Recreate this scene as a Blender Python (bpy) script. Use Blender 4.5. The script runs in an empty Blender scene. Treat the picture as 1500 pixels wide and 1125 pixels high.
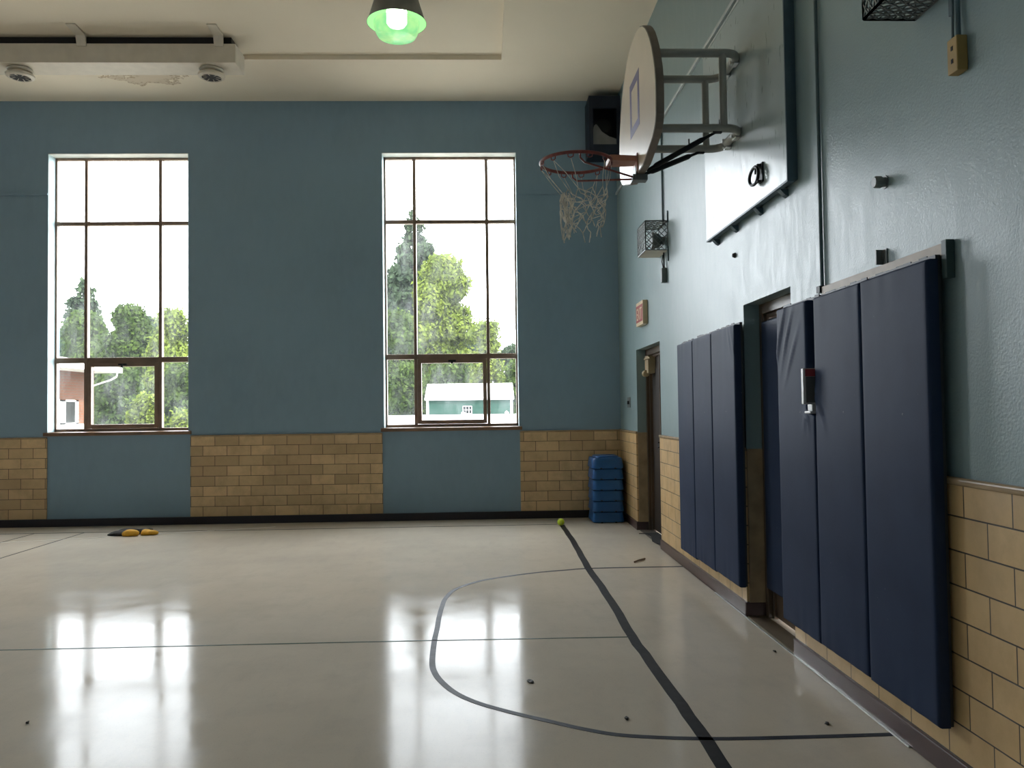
import bpy, bmesh, math, random
from mathutils import Vector, Matrix
random.seed(7)
C = bpy.context.scene.collection
PI = math.pi

# ------------------------------------------------------------------ helpers
def put(o, parent=None):
    C.objects.link(o)
    if parent is not None:
        o.parent = parent
    return o

class MB:
    """collects shapes, then links them as ONE mesh object"""
    def __init__(s):
        s.v = []; s.f = []; s.mi = []
    def add(s, vs, fs, mi=0):
        b = len(s.v); s.v += [tuple(p) for p in vs]
        s.f += [tuple(i + b for i in f) for f in fs]; s.mi += [mi] * len(fs)
    def box(s, a, b, mi=0):
        x0, y0, z0 = a; x1, y1, z1 = b
        s.add([(x0,y0,z0),(x1,y0,z0),(x1,y1,z0),(x0,y1,z0),(x0,y0,z1),(x1,y0,z1),(x1,y1,z1),(x0,y1,z1)],
              [(0,3,2,1),(4,5,6,7),(0,1,5,4),(1,2,6,5),(2,3,7,6),(3,0,4,7)], mi)
    def prism(s, poly, ax, a, b, mi=0):
        """poly of 2-D points extruded along axis ax from a to b"""
        def P(p, t):
            return {'x': (t, p[0], p[1]), 'y': (p[0], t, p[1]), 'z': (p[0], p[1], t)}[ax]
        n = len(poly)
        vs = [P(p, a) for p in poly] + [P(p, b) for p in poly]
        fs = [tuple(range(n))[::-1], tuple(range(n, 2*n))] + [(i, (i+1) % n, n+(i+1) % n, n+i) for i in range(n)]
        s.add(vs, fs, mi)
    def tube(s, pts, r, n=8, mi=0, caps=True, closed=False):
        pts = [Vector(p) for p in pts]; m = len(pts)
        rs = r if isinstance(r, (list, tuple)) else [r] * m
        prev = None; vs = []
        for i, p in enumerate(pts):
            if closed: d = pts[(i+1) % m] - pts[i-1]
            else: d = pts[min(i+1, m-1)] - pts[max(i-1, 0)]
            d.normalize()
            if prev is None:
                u = d.cross(Vector((0,0,1)))
                if u.length < 1e-3: u = d.cross(Vector((1,0,0)))
            else:
                u = prev - d * prev.dot(d)
                if u.length < 1e-6: u = d.cross(Vector((0,0,1)))
            u.normalize(); prev = u; w = d.cross(u)
            for k in range(n):
                a = 2*PI*k/n + PI/n
                vs.append(p + (u*math.cos(a) + w*math.sin(a)) * rs[i])
        fs = []
        for i in range(m if closed else m-1):
            j = (i+1) % m
            for k in range(n):
                fs.append((i*n+k, i*n+(k+1) % n, j*n+(k+1) % n, j*n+k))
        if caps and not closed:
            fs += [tuple(range(n))[::-1], tuple(range((m-1)*n, m*n))]
        s.add(vs, fs, mi)
    def lathe(s, prof, c, n=32, mi=0, axis='z', caps=True):
        """prof: (radius, height) pairs around centre c"""
        vs = []; fs = []; m = len(prof)
        for r, h in prof:
            for k in range(n):
                a = 2*PI*k/n; x, y = r*math.cos(a), r*math.sin(a)
                q = {'z': (x, y, h), 'x': (h, x, y), 'y': (x, h, y)}[axis]
                vs.append((c[0]+q[0], c[1]+q[1], c[2]+q[2]))
        for i in range(m-1):
            for k in range(n):
                fs.append((i*n+k, i*n+(k+1) % n, (i+1)*n+(k+1) % n, (i+1)*n+k))
        s.add(vs, fs, mi)
        if caps and prof[0][0] > 1e-5: s.add(vs[:n], [tuple(range(n))[::-1]], mi)
        if caps and prof[-1][0] > 1e-5: s.add(vs[-n:], [tuple(range(n))], mi)
    def build(s, name, mats, parent=None, smooth=False, bevel=0, seg=2, weld=True, sharp=40):
        me = bpy.data.meshes.new(name)
        me.from_pydata(s.v, [], s.f)
        for m in (mats if isinstance(mats, (list, tuple)) else [mats]): me.materials.append(m)
        me.polygons.foreach_set('material_index', s.mi)
        bm = bmesh.new(); bm.from_mesh(me)
        if weld: bmesh.ops.remove_doubles(bm, verts=bm.verts, dist=1e-5)
        bmesh.ops.recalc_face_normals(bm, faces=bm.faces)
        bm.to_mesh(me); bm.free()
        if smooth:
            me.shade_smooth()
            me.set_sharp_from_angle(angle=math.radians(sharp))
        o = put(bpy.data.objects.new(name, me), parent)
        if bevel:
            md = o.modifiers.new('bevel', 'BEVEL'); md.width = bevel; md.segments = seg; md.limit_method = 'ANGLE'
            md.harden_normals = False
        return o

def tag(o, label, cat=None, group=None):
    o['label'] = label
    if cat: o['category'] = cat
    if group: o['group'] = group
    return o
def thing(name, label, cat, loc=(0,0,0), group=None):
    o = put(bpy.data.objects.new(name, None)); o.location = loc; o.empty_display_size = .1
    return tag(o, label, cat, group)
def struct(o, label=None):
    o['kind'] = 'structure'
    if label: o['label'] = label
    return o
def rootpart(mb, name, mats, root, **k):
    """mesh given in world coordinates, parented to a root that stands at its own place"""
    l = root.location
    if root.parent: l = root.parent.location + root.location
    mb.v = [(x-l[0], y-l[1], z-l[2]) for x, y, z in mb.v]
    return mb.build(name, mats, root, **k)
def dup(root, loc, label=None, group=None):
    r = root.copy(); C.objects.link(r); r.location = loc
    if label: r['label'] = label
    if group: r['group'] = group
    for ch in list(root.children):
        c = ch.copy(); C.objects.link(c); c.parent = r
        for g in ch.children:
            d = g.copy(); C.objects.link(d); d.parent = c
    return r

# ------------------------------------------------------------------ materials
def srgb(r, g, b):
    f = lambda c: (c/255/12.92) if c/255 <= .04045 else ((c/255+.055)/1.055)**2.4
    return (f(r), f(g), f(b), 1)
class NT:
    def __init__(s, name):
        s.m = bpy.data.materials.new(name); s.m.use_nodes = True
        s.t = s.m.node_tree; s.t.nodes.clear()
        s.out = s.n('ShaderNodeOutputMaterial')
    def n(s, ty, **k):
        d = s.t.nodes.new(ty)
        for a, b in k.items():
            if hasattr(d, a): setattr(d, a, b)
        return d
    def l(s, a, b): s.t.links.new(a, b)
    def coord(s, scale=(1,1,1)):
        tc = s.n('ShaderNodeTexCoord'); mp = s.n('ShaderNodeMapping'); mp.inputs['Scale'].default_value = scale
        s.l(tc.outputs['Object'], mp.inputs['Vector']); return mp.outputs['Vector']
    def noise(s, vec, scale, detail=3, rough=.5):
        d = s.n('ShaderNodeTexNoise'); d.inputs['Scale'].default_value = scale
        d.inputs['Detail'].default_value = detail; d.inputs['Roughness'].default_value = rough
        if vec is not None: s.l(vec, d.inputs['Vector'])
        return d.outputs['Fac']
    def ramp(s, fac, *stops):
        r = s.n('ShaderNodeValToRGB')
        while len(r.color_ramp.elements) < len(stops): r.color_ramp.elements.new(.5)
        for e, (p, c) in zip(r.color_ramp.elements, stops):
            e.position = p; e.color = c if len(c) == 4 else (*c, 1)
        s.l(fac, r.inputs['Fac']); return r.outputs['Color']
    def rng(s, fac, a, b, c, d):
        r = s.n('ShaderNodeMapRange'); s.l(fac, r.inputs['Value'])
        for i, v in zip(('From Min','From Max','To Min','To Max'), (a,b,c,d)): r.inputs[i].default_value = v
        return r.outputs['Result']
    def bump(s, h, strength, dist=.01, normal=None):
        b = s.n('ShaderNodeBump'); b.inputs['Strength'].default_value = strength; b.inputs['Distance'].default_value = dist
        s.l(h, b.inputs['Height'])
        if normal is not None: s.l(normal, b.inputs['Normal'])
        return b.outputs['Normal']
    def mix(s, fac, a, b, mode='MIX'):
        d = s.n('ShaderNodeMix', data_type='RGBA', blend_type=mode)
        for v, i in ((fac, 0), (a, 6), (b, 7)):
            if isinstance(v, (float, int)): d.inputs[i].default_value = v
            elif isinstance(v, tuple): d.inputs[i].default_value = v
            else: s.l(v, d.inputs[i])
        return d.outputs[2]
    def pbr(s, color, rough=.5, metal=0, normal=None, spec=.5, coat=0, coat_rough=.1):
        p = s.n('ShaderNodeBsdfPrincipled')
        if isinstance(color, tuple): p.inputs['Base Color'].default_value = color
        else: s.l(color, p.inputs['Base Color'])
        if isinstance(rough, (float, int)): p.inputs['Roughness'].default_value = rough
        else: s.l(rough, p.inputs['Roughness'])
        p.inputs['Metallic'].default_value = metal; p.inputs['Specular IOR Level'].default_value = spec
        p.inputs['Coat Weight'].default_value = coat; p.inputs['Coat Roughness'].default_value = coat_rough
        if normal is not None: s.l(normal, p.inputs['Normal'])
        s.l(p.outputs[0], s.out.inputs[0]); return s.m

def simple(name, col, rough=.5, metal=0, var=.12, scale=8, bump=0, bscale=60, spec=.5):
    t = NT(name); v = t.coord(); f = t.noise(v, scale, 4)
    a = tuple(c*(1-var) for c in col[:3]) + (1,); b = tuple(min(1, c*(1+var)) for c in col[:3]) + (1,)
    c = t.ramp(f, (.3, a), (.7, b))
    nm = t.bump(t.noise(v, bscale, 3), bump, .004) if bump else None
    return t.pbr(c, rough, metal, nm, spec)

BLUE = (.245, .36, .455, 1)
def wall_paint(name, col, rough, strokes, bumpk, spec=.5):
    t = NT(name); v = t.coord(); vs = t.coord(strokes)
    big = t.noise(v, .7, 4, .6); st = t.noise(vs, 14, 2, .5); fine = t.noise(v, 95, 3, .6)
    c = t.ramp(big, (.3, tuple(x*.93 for x in col[:3])), (.7, tuple(x*1.05 for x in col[:3])))
    c = t.mix(t.rng(st, .35, .65, 0, .25), c, tuple(min(1, x*1.12) for x in col[:3]) + (1,))
    nm = t.bump(st, bumpk*.06, .006); nm = t.bump(fine, bumpk*1.3, .004, nm)
    return t.pbr(c, t.rng(st, .3, .7, rough*.9, rough*1.12), 0, nm, spec)
M = {}
M['blue_far'] = wall_paint('blue_wall_paint', BLUE, .55, (1,1,.4), .12, .35)
M['blue_right'] = wall_paint('blue_gloss_paint', (.25,.34,.35,1), .375, (1.6,1.6,.4), .28, .58)

def tile(name, axis, width, c1, c2, c3, rough=.38):
    t = NT(name); tc = t.n('ShaderNodeTexCoord'); sp = t.n('ShaderNodeSeparateXYZ'); cb = t.n('ShaderNodeCombineXYZ')
    t.l(tc.outputs['Object'], sp.inputs[0])
    t.l(sp.outputs[axis], cb.inputs[0]); t.l(sp.outputs['Z'], cb.inputs[1])
    mp = t.n('ShaderNodeMapping'); mp.inputs['Location'].default_value = (.11, -.095, 0); t.l(cb.outputs[0], mp.inputs[0])
    b = t.n('ShaderNodeTexBrick'); t.l(mp.outputs[0], b.inputs['Vector'])
    b.offset = .5; b.inputs['Scale'].default_value = 1; b.inputs['Brick Width'].default_value = width
    b.inputs['Row Height'].default_value = .1285; b.inputs['Mortar Size'].default_value = .0032
    b.inputs['Mortar Smooth'].default_value = .2; b.inputs['Bias'].default_value = -.1
    b.inputs['Color1'].default_value = c1; b.inputs['Color2'].default_value = c2; b.inputs['Mortar'].default_value = (.045,.032,.02,1)
    n = t.noise(t.coord(), 6, 5, .65); n2 = t.noise(t.coord(), 45, 3)
    c = t.mix(t.rng(n, .42, .7, 0, .6), b.outputs['Color'], c3)
    c = t.mix(b.outputs['Fac'], c, (.045,.032,.02,1))
    inv = t.n('ShaderNodeMath', operation='SUBTRACT'); inv.inputs[0].default_value = 1; t.l(b.outputs['Fac'], inv.inputs[1])
    nm = t.bump(inv.outputs[0], .5, .004); nm = t.bump(n2, .08, .004, nm)
    return t.pbr(c, t.rng(n, .3, .7, rough*.8, rough*1.25), 0, nm, .5)
M['tile_far'] = tile('tan_glazed_tile_far', 'X', .304, (.78,.55,.30,1), (.49,.335,.18,1), (.44,.30,.16,1))
M['tile_right'] = tile('tan_glazed_tile_right', 'Y', .278, (.68,.465,.225,1), (.58,.39,.185,1), (.47,.31,.15,1))
M['cap'] = simple('tan_cap_tile', (.38,.27,.16,1), .25, var=.15)
M['base_far'] = simple('dark_vinyl_base', (.018,.010,.012,1), .4)
M['base_right'] = simple('maroon_base_tile', (.075,.042,.040,1), .3, var=.25, scale=5)

def floor_mat():
    t = NT('polished_floor'); v = t.coord(); vs = t.coord((1.6, .5, 1))
    big = t.noise(v, .9, 5, .6); med = t.noise(vs, 5, 5, .65); fine = t.noise(v, 120, 2)
    c = t.ramp(big, (.25, (.52,.46,.38)), (.75, (.62,.55,.455)))
    c = t.mix(t.rng(med, .5, .75, 0, .35), c, (.45,.41,.35,1))
    c = t.mix(t.rng(fine, .62, .75, 0, .3), c, (.25,.22,.19,1))
    blot = t.noise(v, 2.2, 6, .7); nm = t.bump(med, .04, .01); nm = t.bump(t.noise(vs, 26, 3), .03, .004, nm)
    c = t.mix(t.rng(blot, .5, .72, 0, .3), c, (.40,.36,.31,1))
    return t.pbr(c, t.rng(blot, .3, .7, .06, .19), 0, nm, .04)
M['floor'] = floor_mat()
def ceil_mat():
    t = NT('ceiling_plaster'); v = t.coord(); big = t.noise(v, .5, 4, .6)
    c = t.ramp(big, (.3, (.80,.71,.57)), (.7, (.86,.77,.62)))
    # a brown water stain near the duct
    mp = t.n('ShaderNodeMapping'); tc = t.n('ShaderNodeTexCoord'); t.l(tc.outputs['Object'], mp.inputs[0])
    mp.inputs['Location'].default_value = (4.0, -9.85, -5.457); 
    vs = t.n('ShaderNodeVectorMath', operation='MULTIPLY'); vs.inputs[1].default_value = (1.6, 3.6, 1); t.l(mp.outputs[0], vs.inputs[0])
    ln = t.n('ShaderNodeVectorMath', operation='LENGTH'); t.l(vs.outputs[0], ln.inputs[0])
    wob = t.noise(v, 4.5, 5, .7)
    sm = t.n('ShaderNodeMath', operation='ADD'); t.l(ln.outputs['Value'], sm.inputs[0]); t.l(t.rng(wob, .3, .7, -.5, .5), sm.inputs[1])
    st = t.ramp(sm.outputs[0], (.0, (.3,.3,.3)), (.52, (.35,.35,.35)), (.6, (1,1,1)), (.66, (0,0,0)))
    c = t.mix(t.rng(st, 0, 1, 0, .8), c, (.30,.18,.07,1))
    return t.pbr(c, .8, 0, t.bump(t.noise(v, 40, 3), .1, .004), .2)
M['ceiling'] = ceil_mat()
M['reveal'] = simple('pale_blue_reveal', (.42,.55,.58,1), .5, var=.05)
M['soffit'] = simple('white_soffit', (.6,.62,.58,1), .6, var=.08)
M['frame'] = simple('bronze_window_frame', (.23,.155,.11,1), .38, metal=.25, var=.15)
M['sill'] = simple('brown_sill', (.22,.13,.075,1), .35, var=.2)
M['black'] = simple('black_tape', (.012,.013,.016,1), .45)
M['tape'] = simple('worn_black_tape', (.014,.014,.015,1), .5, spec=.12, var=.4, scale=14)
M['tape_blue'] = simple('dark_grey_tape', (.045,.05,.062,1), .5, spec=.06, var=.35, scale=9)
M['tape_green'] = simple('dull_green_line', (.06,.095,.075,1), .45, spec=.06, var=.35, scale=12)
M['light_streak'] = simple('painted_light_streak', (.60,.55,.46,1), .35)
def navy():
    t = NT('navy_vinyl'); v = t.coord(); n = t.noise(v, 3, 4); f = t.noise(v, 220, 2); w = t.noise(t.coord((1,1,.5)), 7, 3)
    c = t.ramp(n, (.3, (.026,.039,.078)), (.7, (.034,.050,.096)))
    sp = t.noise(v, 38, 2)
    c = t.mix(t.rng(sp, .77, .8, 0, .5), c, (.2,.22,.25,1))
    nm = t.bump(w, .05, .012); nm = t.bump(f, .12, .001, nm)
    return t.pbr(c, .53, 0, nm, .06)
M['navy'] = navy()
M['navydark'] = simple('navy_paint', (.006,.011,.026,1), .5)
M['ply'] = simple('dark_backing_board', (.03,.032,.035,1), .6)
M['batten'] = simple('tan_batten', (.38,.29,.2,1), .5)
M['green_end'] = simple('dark_green_paint', (.05,.085,.08,1), .5)
M['panel'] = wall_paint('panel_gloss_paint', (.38,.46,.46,1), .30, (2,2,.6), .012, .5)
M['panel_edge'] = simple('panel_edge_paint', (.075,.12,.15,1), .5)
M['board'] = simple('backboard_white', (.70,.58,.44,1), .32, var=.05, scale=3)
M['board_edge'] = simple('backboard_edge', (.23,.19,.155,1), .5)
M['purple'] = simple('purple_paint', (.12,.09,.23,1), .4)
M['greytube'] = simple('grey_tube', (.40,.40,.37,1), .42)
M['orange'] = simple('worn_rim_red', (.19,.035,.03,1), .38, var=.35, scale=30)
M['rust'] = simple('dull_orange', (.42,.19,.13,1), .45, var=.2)
M['black_metal'] = simple('black_metal', (.010,.011,.013,1), .5, spec=.3)
M['steel'] = simple('bright_steel', (.55,.55,.53,1), .3, metal=.8)
M['greysteel'] = simple('grey_steel', (.22,.23,.225,1), .45, metal=.5)
M['string'] = simple('net_string', (.72,.68,.6,1), .8, var=.35, scale=20)
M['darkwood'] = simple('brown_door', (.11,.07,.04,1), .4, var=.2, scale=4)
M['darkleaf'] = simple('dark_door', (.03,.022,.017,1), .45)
M['cream'] = simple('cream_metal', (.42,.33,.19,1), .4)
M['tan_box'] = simple('tan_outlet', (.43,.28,.09,1), .45)
M['bluepaint_thing'] = simple('painted_conduit', (.10,.15,.165,1), .45)
M['railpaint'] = simple('rail_paint', (.52,.57,.55,1), .35)
M['duct'] = simple('duct_paint', (.66,.60,.50,1), .55, var=.06)
M['dark'] = simple('dark_gap', (.012,.010,.010,1), .7)
M['vent'] = simple('vent_paint', (.62,.56,.46,1), .5)
M['bluestep'] = simple('blue_plastic', (.018,.105,.32,1), .36, var=.1, bump=.05)
M['felt'] = simple('tennis_felt', (.66,.80,.05,1), .9, bump=.5, bscale=300)
M['felt_seam'] = simple('tennis_seam', (.6,.65,.45,1), .8)
M['yellow'] = simple('yellow_cloth', (.75,.40,.03,1), .7, var=.15, scale=30)
M['blackcloth'] = simple('black_cloth', (.025,.022,.02,1), .8, var=.4, scale=40)
M['white'] = simple('white_plastic', (.62,.60,.58,1), .35)
M['exitred'] = simple('exit_red', (.36,.03,.025,1), .4)
M['exitcream'] = simple('exit_cream', (.72,.56,.34,1), .4)
M['redband'] = simple('red_band', (.30,.045,.05,1), .35)
M['greyface'] = simple('grey_face', (.12,.115,.11,1), .4)
M['scrap'] = simple('dark_scrap', (.04,.035,.03,1), .7)
M['twig'] = simple('twig_brown', (.10,.055,.03,1), .7)
M['matblack'] = simple('floor_mat_black', (.012,.012,.013,1), .85)
M['cloth_grey'] = simple('grey_cloth', (.22,.21,.20,1), .8)

def glow(name, col, k):
    t = NT(name); e = t.n('ShaderNodeEmission'); e.inputs[0].default_value = col; e.inputs[1].default_value = k
    t.l(e.outputs[0], t.out.inputs[0]); return t.m
M['lampwhite'] = glow('lamp_bulb_glow', (.75,1,.72,1), 9)
M['lamprefl'] = glow('lamp_reflector_glow', (.28,.80,.24,1), .95)
def lens_mat():
    t = NT('lamp_lens'); v = t.coord(); n = t.noise(v, 9, 2)
    e = t.n('ShaderNodeEmission'); t.l(t.ramp(n, (.35, (.22,.62,.27)), (.65, (.42,.72,.30))), e.inputs[0]); e.inputs[1].default_value = .72
    tr = t.n('ShaderNodeBsdfTransparent'); tr.inputs[0].default_value = (.8,1,.8,1)
    gl = t.n('ShaderNodeBsdfGlossy'); gl.inputs['Roughness'].default_value = .15
    m1 = t.n('ShaderNodeMixShader'); m1.inputs[0].default_value = .8; t.l(tr.outputs[0], m1.inputs[1]); t.l(e.outputs[0], m1.inputs[2])
    m2 = t.n('ShaderNodeMixShader'); m2.inputs[0].default_value = .06; t.l(m1.outputs[0], m2.inputs[1]); t.l(gl.outputs[0], m2.inputs[2])
    t.l(m2.outputs[0], t.out.inputs[0]); return t.m
M['lens'] = lens_mat()
def glass():
    t = NT('dusty_window_glass'); v = t.coord((1,1,.25)); v2 = t.coord()
    n = t.noise(v, 9, 5, .7); n2 = t.noise(v2, 1.4, 3)
    mul = t.n('ShaderNodeMath', operation='MULTIPLY'); t.l(t.rng(n, .35, .75, .005, .035), mul.inputs[0]); t.l(t.rng(n2, .35, .65, .3, 1.5), mul.inputs[1])
    tr = t.n('ShaderNodeBsdfTransparent'); tr.inputs[0].default_value = (.96,.98,.97,1)
    df = t.n('ShaderNodeBsdfTranslucent'); df.inputs[0].default_value = (.85,.88,.9,1)
    gl = t.n('ShaderNodeBsdfGlossy'); gl.inputs['Roughness'].default_value = .02
    m1 = t.n('ShaderNodeMixShader'); t.l(mul.outputs[0], m1.inputs[0]); t.l(tr.outputs[0], m1.inputs[1]); t.l(df.outputs[0], m1.inputs[2])
    m2 = t.n('ShaderNodeMixShader'); m2.inputs[0].default_value = .04; t.l(m1.outputs[0], m2.inputs[1]); t.l(gl.outputs[0], m2.inputs[2])
    t.l(m2.outputs[0], t.out.inputs[0]); return t.m
M['glass'] = glass()
# outside
def leaf(name, a, b):
    t = NT(name); v = t.coord(); n = t.noise(v, 1.1, 3); n2 = t.noise(v, 6, 2)
    c = t.ramp(n, (.35, a), (.65, b)); c = t.mix(t.rng(n2, .4, .7, 0, .5), c, tuple(x*.6 for x in a) + (1,))
    d = t.n('ShaderNodeBsdfDiffuse'); t.l(c, d.inputs[0]); tl = t.n('ShaderNodeBsdfTranslucent'); t.l(c, tl.inputs[0])
    m = t.n('ShaderNodeMixShader'); m.inputs[0].default_value = .35; t.l(d.outputs[0], m.inputs[1]); t.l(tl.outputs[0], m.inputs[2])
    t.l(m.outputs[0], t.out.inputs[0]); return t.m
M['leaf_mid'] = leaf('leaf_mid_green', (0.0279,0.0465,0.0124), (0.0527,0.0775,0.0186))
M['leaf_dark'] = leaf('leaf_dark_green', (.028,.042,.026), (.046,.066,.036))
M['leaf_bright'] = leaf('leaf_bright_green', (.065,.088,.016), (.115,.145,.026))
M['bark'] = simple('bark', (.05,.04,.03,1), .9)
def siding():
    t = NT('green_lap_siding'); tc = t.n('ShaderNodeTexCoord'); w = t.n('ShaderNodeTexWave'); w.bands_direction = 'Z'; w.wave_profile = 'SAW'
    w.inputs['Scale'].default_value = 1.6; t.l(tc.outputs['Object'], w.inputs[0])
    c = t.ramp(w.outputs['Fac'], (0, (.012,.032,.023)), (.15, (.019,.047,.035)), (1, (.021,.051,.038)))
    return t.pbr(c, .7, 0, t.bump(w.outputs['Fac'], .4, .01), .1)
M['siding'] = siding()
M['shedroof'] = simple('pale_metal_roof', (.5,.5,.48,1), .5, var=.04)
M['fence'] = simple('white_fence_vinyl', (.62,.64,.64,1), .4, var=.03)
def brick():
    t = NT('orange_brick'); tc = t.n('ShaderNodeTexCoord'); sp = t.n('ShaderNodeSeparateXYZ'); cb = t.n('ShaderNodeCombineXYZ')
    t.l(tc.outputs['Object'], sp.inputs[0]); ad = t.n('ShaderNodeMath', operation='ADD')
    t.l(sp.outputs['X'], ad.inputs[0]); t.l(sp.outputs['Y'], ad.inputs[1]); t.l(ad.outputs[0], cb.inputs[0]); t.l(sp.outputs['Z'], cb.inputs[1])
    b = t.n('ShaderNodeTexBrick'); t.l(cb.outputs[0], b.inputs[0]); b.inputs['Scale'].default_value = 1
    b.inputs['Brick Width'].default_value = .24; b.inputs['Row Height'].default_value = .085; b.inputs['Mortar Size'].default_value = .012
    b.inputs['Color1'].default_value = (.085,.030,.012,1); b.inputs['Color2'].default_value = (.07,.026,.011,1); b.inputs['Mortar'].default_value = (.06,.04,.028,1)
    return t.pbr(b.outputs['Color'], .8, spec=.1)
M['brick'] = brick()
M['houseroof'] = simple('brown_shingle', (.05,.033,.03,1), .8, var=.25)
M['housewhite'] = simple('house_white_trim', (.5,.5,.48,1), .5, var=.03)
M['darkpane'] = simple('house_pane', (.012,.013,.012,1), .4, spec=.05)
M['grass'] = simple('lawn', (.045,.07,.02,1), .9, var=.3, scale=.8)

# ------------------------------------------------------------------ room dimensions (metres)
XR, D, ZC, ZW, ZB = 1.766, 10.6, 5.457, 1.125, .095      # right wall, far wall, ceiling, wainscot top, base top
XL, YB = -14.6, -1.2
WINS = [(-1.306, .446), (-5.572, -3.79), (-9.84, -8.07), (-14.1, -12.33)]
WZ0, WZ1, REV = 1.19, 4.775, .20
D1 = (8.15, 9.43, 2.08); D2 = (4.628, 5.485, 2.10)       # door openings on the right wall

# floor, with its court lines as children
b = MB(); b.box((XL-.3, YB-.3, -.12), (XR+.6, D+.3, 0))
floor = struct(b.build('floor', M['floor']), 'polished pale beige gym floor with scuffs')
def strip(name, pts, w, mat, label=None, z=.0015):
    b = MB(); n = len(pts); vs = []
    for i, p in enumerate(pts):
        p = Vector(p); d = Vector(pts[min(i+1, n-1)]) - Vector(pts[max(i-1, 0)]); d.normalize()
        q = Vector((-d.y, d.x)) * w/2
        vs += [(p.x+q.x, p.y+q.y, 0), (p.x-q.x, p.y-q.y, 0), (p.x+q.x, p.y+q.y, z), (p.x-q.x, p.y-q.y, z)]
    fs = []
    for i in range(n-1):
        a, c = 4*i, 4*i+4
        fs += [(a+2, c+2, c+3, a+3), (a, a+2, c+2, c) , (a+1, c+1, c+3, a+3)]
    fs += [(0, 1, 3, 2), (4*n-4, 4*n-3, 4*n-1, 4*n-2)]
    b.add(vs, fs); o = b.build(name, mat, floor)
    if label: o['label'] = label
    o['kind'] = 'structure'; return o
def wob(pts, a=.008, k=6):
    out = []
    for i in range(len(pts)-1):
        for j in range(k):
            t = j/k; out.append((pts[i][0]*(1-t)+pts[i+1][0]*t + random.uniform(-a, a), pts[i][1]*(1-t)+pts[i+1][1]*t))
    return out + [pts[-1]]
strip('court_line_or_light_streak', wob([(.92,9.93),(.924,8.7),(.899,7.25),(.908,6.0),(.89,5.07),(.911,4.2),(.922,3.47),(.912,2.6),(.912,1.0)], .004, 5), .062, M['tape'], 'wide worn black baseline along the right side')
strip('court_line_or_light_streak', [(-14,5.07),(-2.1,5.08),(-1.2,5.081),(-.48,5.08),(.885,5.06)], .016, M['tape_green'], 'thin green line across the floor')
arc = [(1.755,3.49),(1.349,3.487),(.942,3.495),(.6,3.55),(.42,3.635),(.261,3.745),(.1,3.86),(-.051,3.99),(-.16,4.13),(-.235,4.29),(-.285,4.45),(-.312,4.64),(-.326,5.05),(-.326,5.35),(-.33,5.63),(-.325,5.95),(-.31,6.22),(-.24,6.52),(-.06,6.79),(.154,6.945),(.423,7.09),(.698,7.18),(.947,7.235),(1.735,7.235)]
def smooth_path(pts, k=5):
    P = [Vector((*p, 0)) for p in pts]; out = []
    for i in range(len(P)-1):
        a, b2, c2, d2 = P[max(i-1, 0)], P[i], P[i+1], P[min(i+2, len(P)-1)]
        for j in range(k):
            t = j/k
            q = .5*((2*b2) + (c2-a)*t + (2*a-5*b2+4*c2-d2)*t*t + (3*b2-a-3*c2+d2)*t**3)
            out.append((q.x, q.y))
    return out + [tuple(P[-1][:2])]
strip('court_line_or_light_streak', smooth_path(arc), .034, M['tape_blue'], 'dark grey rounded key line under the hoop')
strip('court_line_or_light_streak', [(-14,9.98),(-4.86,10.02),(-2.57,9.985),(.86,10.0)], .022, M['tape'], 'thin black line parallel to the far wall')
strip('court_line_or_light_streak', [(-4.83,6.0),(-4.826,8.3),(-4.815,10.01)], .016, M['tape'])
strip('court_line_or_light_streak', [(-5.43,6.0),(-5.42,9.3),(-5.4,9.99)], .016, M['tape'])
strip('court_line_or_light_streak', [(-6.5,9.0),(-5.42,9.345),(-4.38,9.62),(-3.3,9.985),(-2.6,10.22)], .022, M['light_streak'], 'streak of light painted as a pale line running obliquely to the wall')  # pale strip on the floor stands for a thin streak of light

# ceiling: low border along the far and right walls, recessed middle
b = MB()
b.box((XL-.3, 9.335, ZC), (XR+.6, D+.3, ZC+.3)); b.box((.24, YB-.3, ZC), (XR+.6, 9.335, ZC+.3)); b.box((XL-.3, YB-.3, ZC+.055), (.24, 9.335, ZC+.3))
struct(b.build('ceiling', M['ceiling']), 'off-white plaster ceiling with a shallow recessed middle')

# far wall with window openings
b = MB(); xs = XL-.3
for x0, x1 in sorted(WINS):
    b.box((xs, D, 0), (x0, D+.3, ZC+.02)); b.box((x0, D, 0), (x1, D+.3, WZ0)); b.box((x0, D, WZ1), (x1, D+.3, ZC+.02)); xs = x1
b.box((xs, D, 0), (XR+.6, D+.3, ZC+.02))
struct(b.build('wall_far', M['blue_far']), 'dull blue painted far wall with tall windows')
b = MB(); b.box((XL-.3, YB-.3, 0), (XL, D, ZC+.02)); struct(b.build('wall_left', M['blue_far']))
b = MB(); b.box((XL, YB-.3, 0), (XR+.6, YB, ZC+.02))
struct(b.build('wall_back', M['blue_far']), 'blue painted wall behind the viewer')
# right wall with two door openings
b = MB(); y = YB
for y0, y1, zt in (D2, D1):
    b.box((XR, y, 0), (XR+.4, y0, ZC+.02)); b.box((XR, y0, zt), (XR+.4, y1, ZC+.02)); y = y1
b.box((XR, y, 0), (XR+.4, D, ZC+.02))
struct(b.build('wall_right', M['blue_right']), 'glossy light blue painted right wall')

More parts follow.
